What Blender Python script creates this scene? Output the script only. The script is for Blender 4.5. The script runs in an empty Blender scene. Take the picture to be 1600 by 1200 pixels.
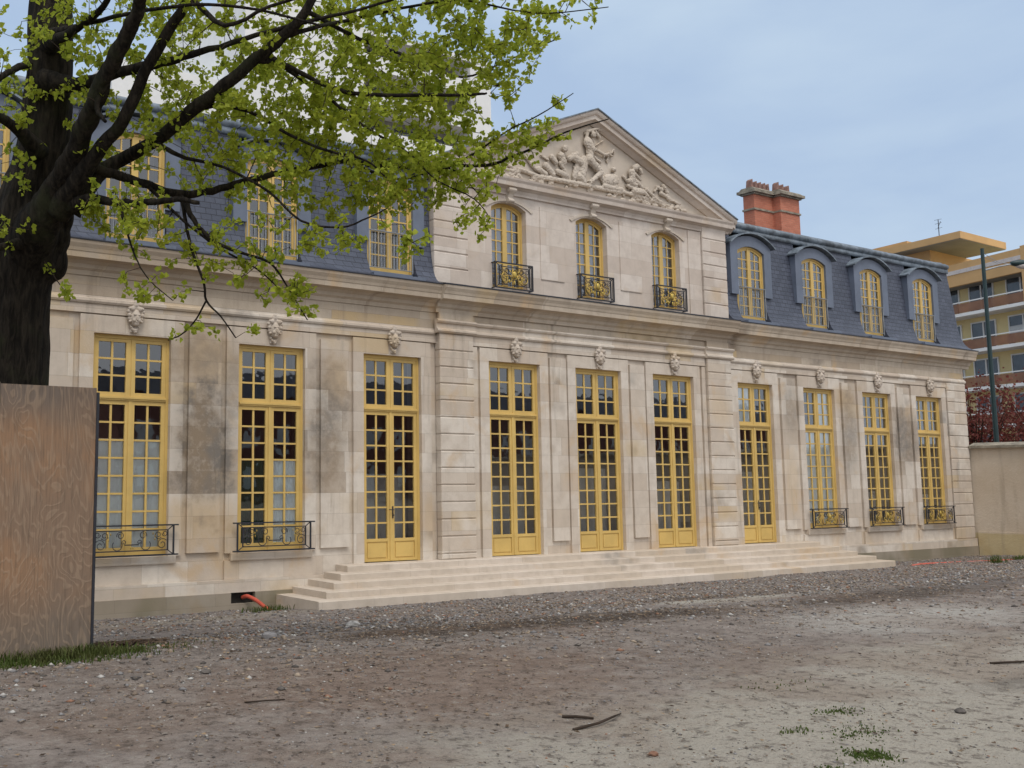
import bpy, bmesh, math, random
import numpy as np
from mathutils import Vector, Matrix
from mathutils import noise as mnoise
random.seed(7); rng = np.random.default_rng(11)
scene = bpy.context.scene
COL = scene.collection
R = math.radians

# ------------------------------------------------------------------ camera
cam_d = bpy.data.cameras.new("camera"); cam = bpy.data.objects.new("camera", cam_d); COL.objects.link(cam)
cam_d.sensor_width = 36.0; cam_d.lens = 1650/1600*36.0
cam_d.shift_x = 300/1600; cam_d.shift_y = -50/1600
cam_d.clip_end = 3000; cam_d.clip_start = 0.1
cam.location = (-18.632, -17.379, 1.64)
cam.rotation_euler = (R(90+6.87), R(-0.05), R(-32.236))
scene.camera = cam
scene.render.resolution_x = 1024; scene.render.resolution_y = 768

# ------------------------------------------------------------------ light
SUN_EL, SUN_AZ = 58.0, 205.0      # azimuth measured clockwise from +Y
w = bpy.data.worlds.new("World"); scene.world = w; w.use_nodes = True
nt = w.node_tree; nt.nodes.clear()
def wn(t): return nt.nodes.new(t)
out = wn('ShaderNodeOutputWorld'); bg = wn('ShaderNodeBackground'); bg.inputs['Strength'].default_value = 0.1
sky = wn('ShaderNodeTexSky'); sky.sky_type = 'NISHITA'; sky.sun_disc = False
sky.sun_elevation = R(SUN_EL); sky.sun_rotation = R(SUN_AZ); sky.altitude = 50; sky.air_density = 1.3; sky.dust_density = 2.5
tc = wn('ShaderNodeTexCoord'); mp = wn('ShaderNodeMapping'); mp.inputs['Scale'].default_value = (1.3, 1.3, 3.4)
mp.inputs['Location'].default_value = (0.35, 0.6, 0.1)
no = wn('ShaderNodeTexNoise'); no.inputs['Scale'].default_value = 1.9; no.inputs['Detail'].default_value = 6; no.inputs['Roughness'].default_value = 0.52
no.inputs['Distortion'].default_value = 0.3
cr = wn('ShaderNodeValToRGB'); cr.color_ramp.elements[0].position = 0.36; cr.color_ramp.elements[1].position = 0.66
cr.color_ramp.elements[0].color = (4.45, 5.8, 7.9, 1); cr.color_ramp.elements[1].color = (5.9, 7.25, 8.75, 1)
# sky brightened overhead and to the south, around the veiled sun, to light the facade
sep = wn('ShaderNodeSeparateXYZ')
mr = wn('ShaderNodeMapRange'); mr.inputs['From Min'].default_value = 0.15; mr.inputs['From Max'].default_value = 1.5
mr.inputs['To Min'].default_value = 0.0; mr.inputs['To Max'].default_value = 1.0
mneg = wn('ShaderNodeMath'); mneg.operation = 'MULTIPLY'; mneg.inputs[1].default_value = -1
bank = wn('ShaderNodeMix'); bank.data_type = 'RGBA'; bank.inputs[7].default_value = (13.0, 13.2, 13.8, 1)
mix = wn('ShaderNodeMix'); mix.data_type = 'RGBA'; mix.inputs[0].default_value = 0.9
L = nt.links
L.new(tc.outputs['Generated'], mp.inputs['Vector']); L.new(mp.outputs[0], no.inputs['Vector']); L.new(no.outputs['Fac'], cr.inputs[0])
L.new(tc.outputs['Generated'], sep.inputs[0]); 
zup = wn('ShaderNodeMath'); zup.operation = 'MULTIPLY_ADD'; zup.inputs[1].default_value = 1.3
L.new(sep.outputs['Y'], mneg.inputs[0]); L.new(sep.outputs['Z'], zup.inputs[0]); L.new(mneg.outputs[0], zup.inputs[2]); L.new(zup.outputs[0], mr.inputs['Value'])
L.new(mr.outputs[0], bank.inputs[0]); L.new(cr.outputs[0], bank.inputs[6])
L.new(sky.outputs[0], mix.inputs[6]); L.new(bank.outputs[2], mix.inputs[7]); L.new(mix.outputs[2], bg.inputs['Color']); L.new(bg.outputs[0], out.inputs['Surface'])
sd = bpy.data.lights.new("sun", 'SUN'); so = bpy.data.objects.new("sun", sd); COL.objects.link(so)
sd.energy = 1.5; sd.angle = R(20); sd.color = (1.0, 0.95, 0.88)
sdir = Vector((math.sin(R(SUN_AZ))*math.cos(R(SUN_EL)), math.cos(R(SUN_AZ))*math.cos(R(SUN_EL)), math.sin(R(SUN_EL))))
so.rotation_euler = sdir.to_track_quat('Z', 'Y').to_euler()
scene.view_settings.view_transform = 'Standard'; scene.view_settings.look = 'None'
scene.view_settings.exposure = 0.0; scene.view_settings.gamma = 1.0
scene.render.engine = 'CYCLES'
scene.cycles.max_bounces = 8; scene.cycles.transparent_max_bounces = 16

# ------------------------------------------------------------------ materials
def newmat(name):
    m = bpy.data.materials.new(name); m.use_nodes = True; t = m.node_tree; t.nodes.clear()
    o = t.nodes.new('ShaderNodeOutputMaterial'); b = t.nodes.new('ShaderNodeBsdfPrincipled')
    t.links.new(b.outputs[0], o.inputs['Surface']); return m, t, b, o
class G:
    """tiny node-graph writer"""
    def __init__(s, t): s.t = t
    def n(s, typ, **kw):
        x = s.t.nodes.new(typ)
        for k, v in kw.items(): setattr(x, k, v)
        return x
    def link(s, a, b): s.t.links.new(a, b)
    def val(s, sock, v):
        if hasattr(v, 'is_linked') or isinstance(v, bpy.types.NodeSocket): s.link(v, sock)
        else: sock.default_value = v
    def math(s, op, a, b=0.0, c=None):
        x = s.n('ShaderNodeMath', operation=op); s.val(x.inputs[0], a); s.val(x.inputs[1], b)
        if c is not None: s.val(x.inputs[2], c)
        return x.outputs[0]
    def mix(s, f, a, b, mode='MIX'):
        x = s.n('ShaderNodeMix', data_type='RGBA', blend_type=mode); s.val(x.inputs[0], f); s.val(x.inputs[6], a); s.val(x.inputs[7], b); return x.outputs[2]
    def noise(s, vec, scale, detail=4, rough=0.55, dist=0.0, dim='3D'):
        x = s.n('ShaderNodeTexNoise', noise_dimensions=dim); s.link(vec, x.inputs['Vector']); x.inputs['Scale'].default_value = scale
        x.inputs['Detail'].default_value = detail; x.inputs['Roughness'].default_value = rough; x.inputs['Distortion'].default_value = dist; return x.outputs['Fac']
    def mapr(s, v, a, b, c=0.0, d=1.0):
        x = s.n('ShaderNodeMapRange'); x.interpolation_type = 'SMOOTHSTEP'; s.val(x.inputs['Value'], v)
        for i, q in zip(('From Min','From Max','To Min','To Max'), (a, b, c, d)): s.val(x.inputs[i], q)
        return x.outputs[0]
    def comb(s, x, y, z):
        c = s.n('ShaderNodeCombineXYZ'); s.val(c.inputs[0], x); s.val(c.inputs[1], y); s.val(c.inputs[2], z); return c.outputs[0]
    def pos(s):
        g = s.n('ShaderNodeNewGeometry'); p = s.n('ShaderNodeSeparateXYZ'); s.link(g.outputs['Position'], p.inputs[0]); return g.outputs['Position'], p.outputs[0], p.outputs[1], p.outputs[2]
    def bump(s, h, strength, dist, b, prev=None):
        x = s.n('ShaderNodeBump'); x.inputs['Strength'].default_value = strength; x.inputs['Distance'].default_value = dist
        s.link(h, x.inputs['Height'])
        if prev is not None: s.link(prev, x.inputs['Normal'])
        s.link(x.outputs[0], b.inputs['Normal']); return x.outputs[0]
    def blotch(s, x, z, cx, cz, rx, rz, soft=0.5):
        dx = s.math('DIVIDE', s.math('SUBTRACT', x, cx), rx); dz = s.math('DIVIDE', s.math('SUBTRACT', z, cz), rz)
        r = s.math('SQRT', s.math('ADD', s.math('MULTIPLY', dx, dx), s.math('MULTIPLY', dz, dz)))
        return r
def C4(c): return (c[0], c[1], c[2], 1)

def stone_mat(name, base_a, base_b, stain, amount=1.0, course=0.40, length=0.95, weather=(), moss=False, joints=True):
    m, t, b, o = newmat(name); g = G(t); P, x, y, z = g.pos()
    u = g.math('ADD', x, g.math('MULTIPLY', y, 1.0))
    zr = g.math('DIVIDE', g.math('ADD', z, 7.02), course); row = g.math('FLOOR', zr)
    wn1 = g.n('ShaderNodeTexWhiteNoise', noise_dimensions='1D'); g.link(row, wn1.inputs['W'])
    ur = g.math('ADD', g.math('DIVIDE', g.math('ADD', u, 60.0), length), g.math('MULTIPLY', wn1.outputs['Value'], 0.9)); cell = g.math('FLOOR', ur)
    wn2 = g.n('ShaderNodeTexWhiteNoise', noise_dimensions='3D'); g.link(g.comb(cell, row, 3.0), wn2.inputs['Vector'])
    rnd = wn2.outputs['Value']
    fine = g.noise(P, 3.2, 6, 0.62); big = g.noise(P, 0.55, 3, 0.55)
    col = g.mix(g.mapr(rnd, 0.1, 0.9), C4(base_a), C4(base_b))
    col = g.mix(g.mapr(fine, 0.35, 0.75, 0.0, 0.55), col, C4([c*0.80 for c in base_a]))
    # warm and grey tints block by block
    wn3 = g.n('ShaderNodeTexWhiteNoise', noise_dimensions='3D'); g.link(g.comb(cell, row, 9.0), wn3.inputs['Vector'])
    ochre = g.math('MULTIPLY', g.mapr(wn3.outputs['Value'], 0.72, 0.95), g.mapr(big, 0.45, 0.62))
    col = g.mix(g.math('MULTIPLY', ochre, 0.55*amount), col, (0.50, 0.36, 0.18, 1))
    patchy = g.math('ADD', g.mapr(rnd, 0.5, 1.0, 0, 0.5), g.mapr(big, 0.48, 0.72, 0, 0.7))
    wfac = g.math('MULTIPLY', g.mapr(patchy, 0.55, 1.1), 0.55*amount)
    for (cx, cz, rx, rz, k) in weather[:9]:
        r = g.blotch(x, z, cx, cz, rx, rz); r = g.math('ADD', r, g.math('MULTIPLY', g.math('SUBTRACT', fine, 0.5), 1.3)); r = g.math('ADD', r, g.math('MULTIPLY', rnd, 0.45))
        wfac = g.math('MAXIMUM', wfac, g.mapr(r, 0.55, 1.5, k, 0.0))
    for (cx, cz, rx, rz, k) in weather[9:]:      # ochre iron staining
        r = g.math('ADD', g.blotch(x, z, cx, cz, rx, rz), g.math('MULTIPLY', g.math('SUBTRACT', fine, 0.5), 1.6)); col = g.mix(g.mapr(r, 0.3, 1.4, k, 0.0), col, (0.50, 0.345, 0.175, 1))
    # rain streaks: noise stretched down the wall
    st = g.noise(g.comb(g.math('MULTIPLY', u, 2.3), 0.0, g.math('MULTIPLY', z, 0.22)), 1.6, 5, 0.6)
    wfac = g.math('MAXIMUM', wfac, g.mapr(st, 0.55, 0.78, 0.0, 0.5*amount))
    grime = g.mix(g.mapr(g.noise(P, 1.3, 3), 0.35, 0.65), C4(stain), C4([stain[0]*0.72, stain[1]*0.84, stain[2]*1.05]))
    wfac = g.math('MULTIPLY', wfac, g.mapr(g.noise(P, 5.5, 6, 0.7), 0.32, 0.60, 0.72, 1.15))
    orange = g.math('MULTIPLY', g.mapr(g.noise(P, 0.9, 4, 0.6, 0.6), 0.55, 0.72), 0.5*amount)
    col = g.mix(orange, col, (0.52, 0.36, 0.20, 1))
    col = g.mix(wfac, col, grime)
    if moss:
        mz = g.mapr(z, -0.407, -0.397, 0.72, 0.0)
        col = g.mix(mz, col, (0.21, 0.175, 0.125, 1))
        col = g.mix(g.math('MULTIPLY', mz, g.mapr(big, 0.4, 0.6)), col, (0.18, 0.16, 0.105, 1))
    hgt = g.noise(P, 26, 5, 0.7)
    if joints:
        fz = g.math('FRACT', zr); fu = g.math('FRACT', ur)
        jz = g.math('LESS_THAN', g.math('MULTIPLY', g.math('MINIMUM', fz, g.math('SUBTRACT', 1.0, fz)), course), 0.0035)
        ju = g.math('LESS_THAN', g.math('MULTIPLY', g.math('MINIMUM', fu, g.math('SUBTRACT', 1.0, fu)), length), 0.0035)
        j = g.math('MAXIMUM', jz, ju)
        col = g.mix(g.math('MULTIPLY', j, 0.33), col, C4([c*0.6 for c in stain]))
        hgt = g.math('SUBTRACT', hgt, g.math('MULTIPLY', j, 0.5))
    g.link(col, b.inputs['Base Color']); b.inputs['Roughness'].default_value = 0.9; b.inputs['Specular IOR Level'].default_value = 0.2
    g.bump(hgt, 0.35, 0.012, b)
    return m

def paint_mat(name, c, rough=0.45, var=0.12, scale=3.0, spec=0.4, bump=0.15, metal=0.0, dirt=(0.1,0.09,0.07), dirtk=0.25):
    m, t, b, o = newmat(name); g = G(t); P, x, y, z = g.pos()
    a = g.noise(P, scale, 5, 0.6); col = g.mix(g.mapr(a, 0.3, 0.7), C4([q*(1-var) for q in c]), C4([min(1, q*(1+var)) for q in c]))
    d = g.noise(P, scale*3.7, 6, 0.7); col = g.mix(g.mapr(d, 0.56, 0.8, 0, dirtk), col, C4(dirt))
    g.link(col, b.inputs['Base Color']); b.inputs['Roughness'].default_value = rough; b.inputs['Specular IOR Level'].default_value = spec; b.inputs['Metallic'].default_value = metal
    if bump: g.bump(g.noise(P, scale*9, 4), bump, 0.01, b)
    return m

def tile_mat(name, ca, cb, row_h, len_, joint, rough=0.6, dirt=None, zaxis='z'):
    m, t, b, o = newmat(name); g = G(t); P, x, y, z = g.pos()
    u = g.math('ADD', x, y)
    if zaxis == 'y': z = g.math('ADD', z, g.math('MULTIPLY', y, 1.0)); u = x
    bt = g.n('ShaderNodeTexBrick'); g.link(g.comb(u, z, 0.0), bt.inputs['Vector']); bt.inputs['Scale'].default_value = 1.0
    bt.inputs['Color1'].default_value = C4(ca); bt.inputs['Color2'].default_value = C4(cb); bt.inputs['Mortar'].default_value = C4(joint)
    bt.inputs['Mortar Size'].default_value = 0.008; bt.inputs['Brick Width'].default_value = len_; bt.inputs['Row Height'].default_value = row_h
    bt.inputs['Mortar Smooth'].default_value = 0.2
    a = g.noise(P, 1.4, 5, 0.6); col = g.mix(g.mapr(a, 0.35, 0.7, 0, 0.45), bt.outputs['Color'], C4([q*0.72 for q in ca]))
    if dirt: col = g.mix(g.mapr(g.noise(P, 5, 5), 0.5, 0.8, 0, 0.5), col, C4(dirt))
    g.link(col, b.inputs['Base Color']); b.inputs['Roughness'].default_value = rough
    g.bump(g.math('SUBTRACT', g.noise(P, 18, 3), g.math('MULTIPLY', bt.outputs['Fac'], 0.8)), 0.5, 0.012, b)
    return m

def glass_mat(name='window_glass', tint=(0.95, 0.965, 0.96)):
    m, t, b, o = newmat(name); g = G(t); t.nodes.remove(b)
    P, x, y, z = g.pos()
    tr = g.n('ShaderNodeBsdfTransparent'); tr.inputs[0].default_value = C4(tint)
    gl = g.n('ShaderNodeBsdfGlossy'); gl.inputs['Roughness'].default_value = 0.015; gl.inputs['Color'].default_value = (1, 1, 1, 1)
    fr = g.n('ShaderNodeFresnel'); fr.inputs['IOR'].default_value = 1.55
    bp = g.n('ShaderNodeBump'); bp.inputs['Strength'].default_value = 0.05; bp.inputs['Distance'].default_value = 0.05
    g.link(g.noise(P, 2.2, 2), bp.inputs['Height']); g.link(bp.outputs[0], gl.inputs['Normal'])
    f2 = g.math('MINIMUM', g.math('MULTIPLY', fr.outputs[0], 2.7), 1.0)
    mx = g.n('ShaderNodeMixShader'); g.link(f2, mx.inputs[0]); g.link(tr.outputs[0], mx.inputs[1]); g.link(gl.outputs[0], mx.inputs[2]); g.link(mx.outputs[0], o.inputs['Surface'])
    return m

WEATHER = [(-10.15, 2.3, 0.75, 1.4, 1.0), (-7.55, 2.6, 0.6, 1.3, 0.75), (-9.6, 3.4, 0.3, 0.7, 0.5), (-10.3, 3.9, 0.6, 0.5, 0.6),
           (12.95, 2.9, 0.75, 1.1, 0.75), (10.1, 2.9, 0.55, 1.4, 0.6), (7.45, 3.6, 0.5, 0.9, 0.5), (-12.9, 1.6, 0.5, 1.0, 0.6), (14.9, 2.2, 0.2, 0.6, 0.4),
           (-10.2, 0.95, 0.9, 0.45, 0.6), (-10.1, 3.75, 0.7, 0.6, 0.5), (-7.3, 3.6, 0.3, 0.5, 0.5), (-9.6, 0.3, 0.4, 0.5, 0.4), (-5.0, 0.8, 0.2, 0.6, 0.4), (9.9, 3.9, 0.5, 0.4, 0.6), (7.3, 1.6, 0.4, 0.9, 0.4), (4.3, 3.4, 0.5, 0.5, 0.4)]
M = {}
M['stone'] = stone_mat('limestone', (0.53, 0.447, 0.36), (0.645, 0.58, 0.497), (0.255, 0.195, 0.135), 1.05, weather=WEATHER, moss=True)
M['stone_up'] = stone_mat('clean_limestone', (0.54, 0.46, 0.39), (0.64, 0.57, 0.50), (0.38, 0.30, 0.215), 0.6)
M['cornice'] = stone_mat('weathered_shade_toned_cornice', (0.40, 0.325, 0.245), (0.51, 0.435, 0.345), (0.20, 0.145, 0.10), 1.25, course=0.8, length=1.4)  # stain strengthened to carry the shade under the cornice besides real weathering
M['carve'] = stone_mat('carved_limestone', (0.52, 0.45, 0.37), (0.57, 0.50, 0.42), (0.33, 0.27, 0.21), 0.35, joints=False)
M['mask'] = stone_mat('carved_mask_stone', (0.50, 0.43, 0.355), (0.55, 0.48, 0.41), (0.30, 0.24, 0.19), 0.6, joints=False)
M['step'] = stone_mat('new_step_stone', (0.51, 0.43, 0.34), (0.58, 0.505, 0.425), (0.33, 0.26, 0.185), 0.9, course=10.0, length=1.75)
M['yellow'] = paint_mat('ochre_yellow_paint', (0.585, 0.40, 0.125), 0.5, 0.09, 1.6, dirtk=0.22, dirt=(0.3,0.19,0.04))
M['glass'] = glass_mat()
M['room2'] = paint_mat('grey_inner_sheet', (0.50, 0.50, 0.48), 0.9, 0.2, 0.6, bump=0)
M['room'] = paint_mat('dim_plaster_room', (0.30, 0.27, 0.25), 0.9, 0.2, 0.6, bump=0)
M['blind_or_sky_reflection'] = paint_mat('white_window_cloth', (0.84, 0.88, 0.88), 0.9, 0.04, 6, dirtk=0.05)
M['pale'] = paint_mat('sky_reflection_tone', (0.30, 0.33, 0.40), 0.9, 0.06, 3, dirtk=0.05)  # blue-grey of reflected sky, painted on panels behind the upper panes
M['green'] = paint_mat('dark_green_board', (0.012, 0.05, 0.02), 0.7, 0.2, 3)
M['slate'] = tile_mat('slate', (0.052, 0.061, 0.088), (0.080, 0.091, 0.126), 0.115, 0.22, (0.018, 0.021, 0.032), 0.55)
M['zinc'] = paint_mat('blue_grey_zinc', (0.125, 0.148, 0.195), 0.5, 0.12, 1.6, metal=0.0, dirt=(0.07,0.085,0.11), dirtk=0.5)
M['lead'] = paint_mat('streaked_lead', (0.15, 0.18, 0.21), 0.5, 0.45, 4.5, dirt=(0.04,0.05,0.06), dirtk=0.8)
M['iron'] = paint_mat('black_wrought_iron', (0.022, 0.023, 0.03), 0.45, 0.2, 8, dirtk=0.1)
M['gold'] = paint_mat('gilded_iron', (0.50, 0.36, 0.09), 0.35, 0.15, 12, metal=0.75, dirtk=0.35)
M['brick'] = tile_mat('red_brick', (0.44, 0.145, 0.085), (0.54, 0.19, 0.115), 0.07, 0.22, (0.42, 0.19, 0.12), 0.85)
M['pot'] = paint_mat('terracotta_pot', (0.22, 0.125, 0.10), 0.85, 0.25, 6, dirt=(0.12,0.08,0.07), dirtk=0.6)
M['cap'] = paint_mat('lichened_cap_stone', (0.25, 0.22, 0.17), 0.9, 0.35, 5, dirt=(0.08,0.08,0.05), dirtk=0.7)
M['render'] = None
M['metal_green'] = paint_mat('dark_green_metal', (0.014, 0.035, 0.036), 0.45, 0.15, 4)
M['lens'] = paint_mat('clouded_lamp_lens', (0.55, 0.5, 0.47), 0.3, 0.1, 4)
M['grey_metal'] = paint_mat('grey_metal', (0.3, 0.32, 0.34), 0.4, 0.1, 4, metal=0.5)
M['conduit'] = paint_mat('orange_red_plastic', (0.50, 0.085, 0.05), 0.5, 0.1, 6)
M['dark'] = paint_mat('black_hole', (0.02, 0.017, 0.014), 0.95, 0.1, 6, bump=0)

def wall_render():
    m, t, b, o = newmat('ochre_lime_render'); g = G(t); P, x, y, z = g.pos()
    a = g.noise(P, 0.9, 6, 0.6); c = g.mix(g.mapr(a, 0.35, 0.7), (0.52, 0.425, 0.315, 1), (0.60, 0.51, 0.40, 1))
    c = g.mix(g.mapr(g.math('ADD', z, g.math('MULTIPLY', a, 0.15)), 0.04, 0.12, 1.0, 0.0), c, g.mix(g.mapr(g.noise(P, 2, 4), 0.4, 0.7), (0.52, 0.42, 0.24, 1), (0.47, 0.36, 0.19, 1)))
    s = g.noise(g.comb(g.math('MULTIPLY', y, 1.5), 0.0, g.math('MULTIPLY', z, 0.25)), 2.0, 4)
    c = g.mix(g.mapr(s, 0.5, 0.75, 0, 0.45), c, (0.28, 0.22, 0.16, 1))
    g.link(c, b.inputs['Base Color']); b.inputs['Roughness'].default_value = 0.95; g.bump(g.noise(P, 14, 6, 0.7), 0.5, 0.03, b); return m
M['render'] = wall_render()

def ply_mat():
    m, t, b, o = newmat('weathered_plywood'); g = G(t); P, x, y, z = g.pos()
    u = g.math('ADD', x, y)
    w1 = g.noise(g.comb(g.math('MULTIPLY', u, 1.0), 0.0, g.math('MULTIPLY', z, 0.30)), 2.6, 3.0, 0.5, 0.7)
    rings = g.math('SINE', g.math('MULTIPLY', w1, 120.0))
    rings = g.mapr(rings, 0.25, 1.0)
    big = g.noise(P, 1.1, 4, 0.6); fib = g.noise(g.comb(g.math('MULTIPLY', u, 60.0), 0.0, g.math('MULTIPLY', z, 3.0)), 1.0, 4, 0.6)
    base = g.mix(g.mapr(big, 0.35, 0.62), (0.29, 0.165, 0.088, 1), (0.22, 0.145, 0.094, 1))
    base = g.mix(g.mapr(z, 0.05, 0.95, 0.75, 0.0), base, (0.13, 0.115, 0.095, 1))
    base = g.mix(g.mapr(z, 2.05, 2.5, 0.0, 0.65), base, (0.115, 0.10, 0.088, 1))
    base = g.mix(g.math('MULTIPLY', rings, 0.40), base, (0.33, 0.235, 0.155, 1))
    base = g.mix(g.mapr(fib, 0.42, 0.8, 0, 0.6), base, (0.07, 0.05, 0.035, 1))
    base = g.mix(g.mapr(g.noise(P, 7, 6, 0.75), 0.6, 0.78, 0, 0.35), base, (0.05, 0.045, 0.038, 1))
    g.link(base, b.inputs['Base Color']); b.inputs['Roughness'].default_value = 0.85
    g.bump(g.math('ADD', rings, fib), 0.3, 0.006, b); return m
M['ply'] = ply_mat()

def bark_mat():
    m, t, b, o = newmat('bark'); g = G(t); P, x, y, z = g.pos()
    v = g.noise(g.comb(g.math('MULTIPLY', x, 9.0), g.math('MULTIPLY', y, 9.0), g.math('MULTIPLY', z, 1.6)), 2.2, 6, 0.65, 0.5)
    c = g.mix(g.mapr(v, 0.35, 0.7), (0.008, 0.0065, 0.005, 1), (0.036, 0.029, 0.021, 1))
    c = g.mix(g.mapr(g.noise(P, 2.3, 4), 0.52, 0.72, 0, 0.6), c, (0.035, 0.038, 0.018, 1))
    g.link(c, b.inputs['Base Color']); b.inputs['Roughness'].default_value = 0.95; b.inputs['Specular IOR Level'].default_value = 0.15
    g.bump(v, 0.9, 0.03, b); return m
M['bark'] = bark_mat()
M['twig'] = paint_mat('twig_bark', (0.040, 0.028, 0.020), 0.9, 0.3, 5, bump=0, spec=0.2)

def leaf_mat(name, ca, cb, cc, trans=0.45):
    m, t, b, o = newmat(name); g = G(t); P, x, y, z = g.pos()
    n1 = g.noise(P, 1.3, 3, 0.6); n2 = g.noise(P, 17, 2, 0.6)
    c = g.mix(g.mapr(n2, 0.3, 0.7), C4(ca), C4(cb)); c = g.mix(g.mapr(n1, 0.45, 0.65, 0, 0.7), c, C4(cc))
    g.link(c, b.inputs['Base Color']); b.inputs['Roughness'].default_value = 0.6; b.inputs['Specular IOR Level'].default_value = 0.25
    tl = g.n('ShaderNodeBsdfTranslucent'); g.link(g.mix(0.5, c, C4(cb)), tl.inputs['Color'])
    mx = g.n('ShaderNodeMixShader'); mx.inputs[0].default_value = trans; g.link(b.outputs[0], mx.inputs[1]); g.link(tl.outputs[0], mx.inputs[2]); g.link(mx.outputs[0], o.inputs['Surface'])
    return m
M['leaf'] = leaf_mat('young_leaf', (0.22, 0.30, 0.02), (0.46, 0.50, 0.06), (0.34, 0.37, 0.03), 0.52)
M['redleaf'] = leaf_mat('dark_red_leaf', (0.13, 0.028, 0.024), (0.18, 0.045, 0.032), (0.15, 0.05, 0.035), 0.35)
M['grass'] = leaf_mat('grass', (0.045, 0.075, 0.012), (0.085, 0.115, 0.022), (0.10, 0.095, 0.035), 0.3)

# ------------------------------------------------------------------ mesh helpers
class MB:
    def __init__(s): s.v = []; s.f = []
    def add(s, vs, fs):
        o = len(s.v); s.v.extend([tuple(map(float, q)) for q in vs]); s.f.extend([tuple(i+o for i in q) for q in fs]); return s
    def box(s, x0, x1, y0, y1, z0, z1):
        return s.add([(x0,y0,z0),(x1,y0,z0),(x1,y1,z0),(x0,y1,z0),(x0,y0,z1),(x1,y0,z1),(x1,y1,z1),(x0,y1,z1)],
                     [(0,3,2,1),(4,5,6,7),(0,1,5,4),(1,2,6,5),(2,3,7,6),(3,0,4,7)])
    def tube(s, pts, rad, n=8, cap=True):
        pts = [Vector(p) for p in pts]; k = len(pts)
        if isinstance(rad, (int, float)): rad = [rad]*k
        o = len(s.v); up = Vector((0,0,1)); prev = None
        for i, p in enumerate(pts):
            d = (pts[min(i+1,k-1)]-pts[max(i-1,0)])
            if d.length < 1e-9: d = Vector((0,0,1))
            d.normalize()
            if prev is None:
                a = d.orthogonal().normalized()
            else:
                a = prev - d*prev.dot(d)
                a = a.normalized() if a.length > 1e-6 else d.orthogonal().normalized()
            prev = a; b_ = d.cross(a)
            for j in range(n):
                th = 2*math.pi*j/n; q = p + (a*math.cos(th)+b_*math.sin(th))*rad[i]; s.v.append((q.x,q.y,q.z))
        for i in range(k-1):
            for j in range(n):
                j2 = (j+1)%n; s.f.append((o+i*n+j, o+i*n+j2, o+(i+1)*n+j2, o+(i+1)*n+j))
        if cap: s.f.append(tuple(o+j for j in reversed(range(n)))); s.f.append(tuple(o+(k-1)*n+j for j in range(n)))
        return s
    def prism_y(s, poly, y0, y1):
        """poly: list of (x,z) counter-clockwise seen from -y, extruded from y0 to y1"""
        n = len(poly); vs = [(x,y0,z) for x,z in poly]+[(x,y1,z) for x,z in poly]
        fs = [tuple(range(n)), tuple(reversed(range(n,2*n)))]+[(i, i+n, (i+1)%n+n, (i+1)%n) for i in range(n)]
        return s.add(vs, fs)
    def prism_x(s, poly, x0, x1):
        """poly: list of (y,z) extruded along x"""
        n = len(poly); vs = [(x0,y,z) for y,z in poly]+[(x1,y,z) for y,z in poly]
        fs = [tuple(reversed(range(n))), tuple(range(n,2*n))]+[(i, (i+1)%n, (i+1)%n+n, i+n) for i in range(n)]
        return s.add(vs, fs)
    def lathe(s, prof, cx, cy, n=16):
        o = len(s.v)
        for r, z in prof:
            for j in range(n):
                a = 2*math.pi*j/n; s.v.append((cx+r*math.cos(a), cy+r*math.sin(a), z))
        for i in range(len(prof)-1):
            for j in range(n): s.f.append((o+i*n+j, o+i*n+(j+1)%n, o+(i+1)*n+(j+1)%n, o+(i+1)*n+j))
        s.f.append(tuple(o+j for j in reversed(range(n)))); s.f.append(tuple(o+(len(prof)-1)*n+j for j in range(n))); return s
    def build(s, name, mat, parent=None, smooth=False, recalc=True):
        me = bpy.data.meshes.new(name); me.from_pydata(s.v, [], s.f); me.validate(); me.update()
        if recalc: bm = bmesh.new(); bm.from_mesh(me); bmesh.ops.recalc_face_normals(bm, faces=bm.faces); bm.to_mesh(me); bm.free()
        me.materials.append(mat); o = bpy.data.objects.new(name, me); COL.objects.link(o)
        if parent: o.parent = parent
        if smooth:
            for p in me.polygons: p.use_smooth = True
        return o
def tag(o, label=None, cat=None, group=None, kind=None):
    if label: o['label'] = label
    if cat: o['category'] = cat
    if group: o['group'] = group
    if kind: o['kind'] = kind
    return o
def thing(name, label, cat, group=None, loc=(0,0,0)):
    o = bpy.data.objects.new(name, None); o.location = loc; COL.objects.link(o); o.empty_display_size = 0.3
    return tag(o, label, cat, group)
def remeshed(mb, name, mat, parent, voxel, smooth_iter=2):
    o = mb.build(name, mat); md = o.modifiers.new('r', 'REMESH'); md.mode = 'VOXEL'; md.voxel_size = voxel
    if smooth_iter:
        sm = o.modifiers.new('s', 'SMOOTH'); sm.iterations = smooth_iter; sm.factor = 0.5
    dg = bpy.context.evaluated_depsgraph_get(); me = bpy.data.meshes.new_from_object(o.evaluated_get(dg))
    old = o.data; o.modifiers.clear(); o.data = me; me.name = name; bpy.data.meshes.remove(old)
    if not me.materials: me.materials.append(mat)
    for p in me.polygons: p.use_smooth = True
    if parent: o.parent = parent
    return o
def displace(o, fn):
    me = o.data; n = len(me.vertices); co = np.zeros(n*3); no_ = np.zeros(n*3)
    me.vertices.foreach_get('co', co); me.vertices.foreach_get('normal', no_); co = co.reshape(-1, 3); no_ = no_.reshape(-1, 3)
    d = np.array([fn(Vector(c)) for c in co]); me.vertices.foreach_set('co', (co+no_*d[:, None]).reshape(-1)); me.update()
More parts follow.
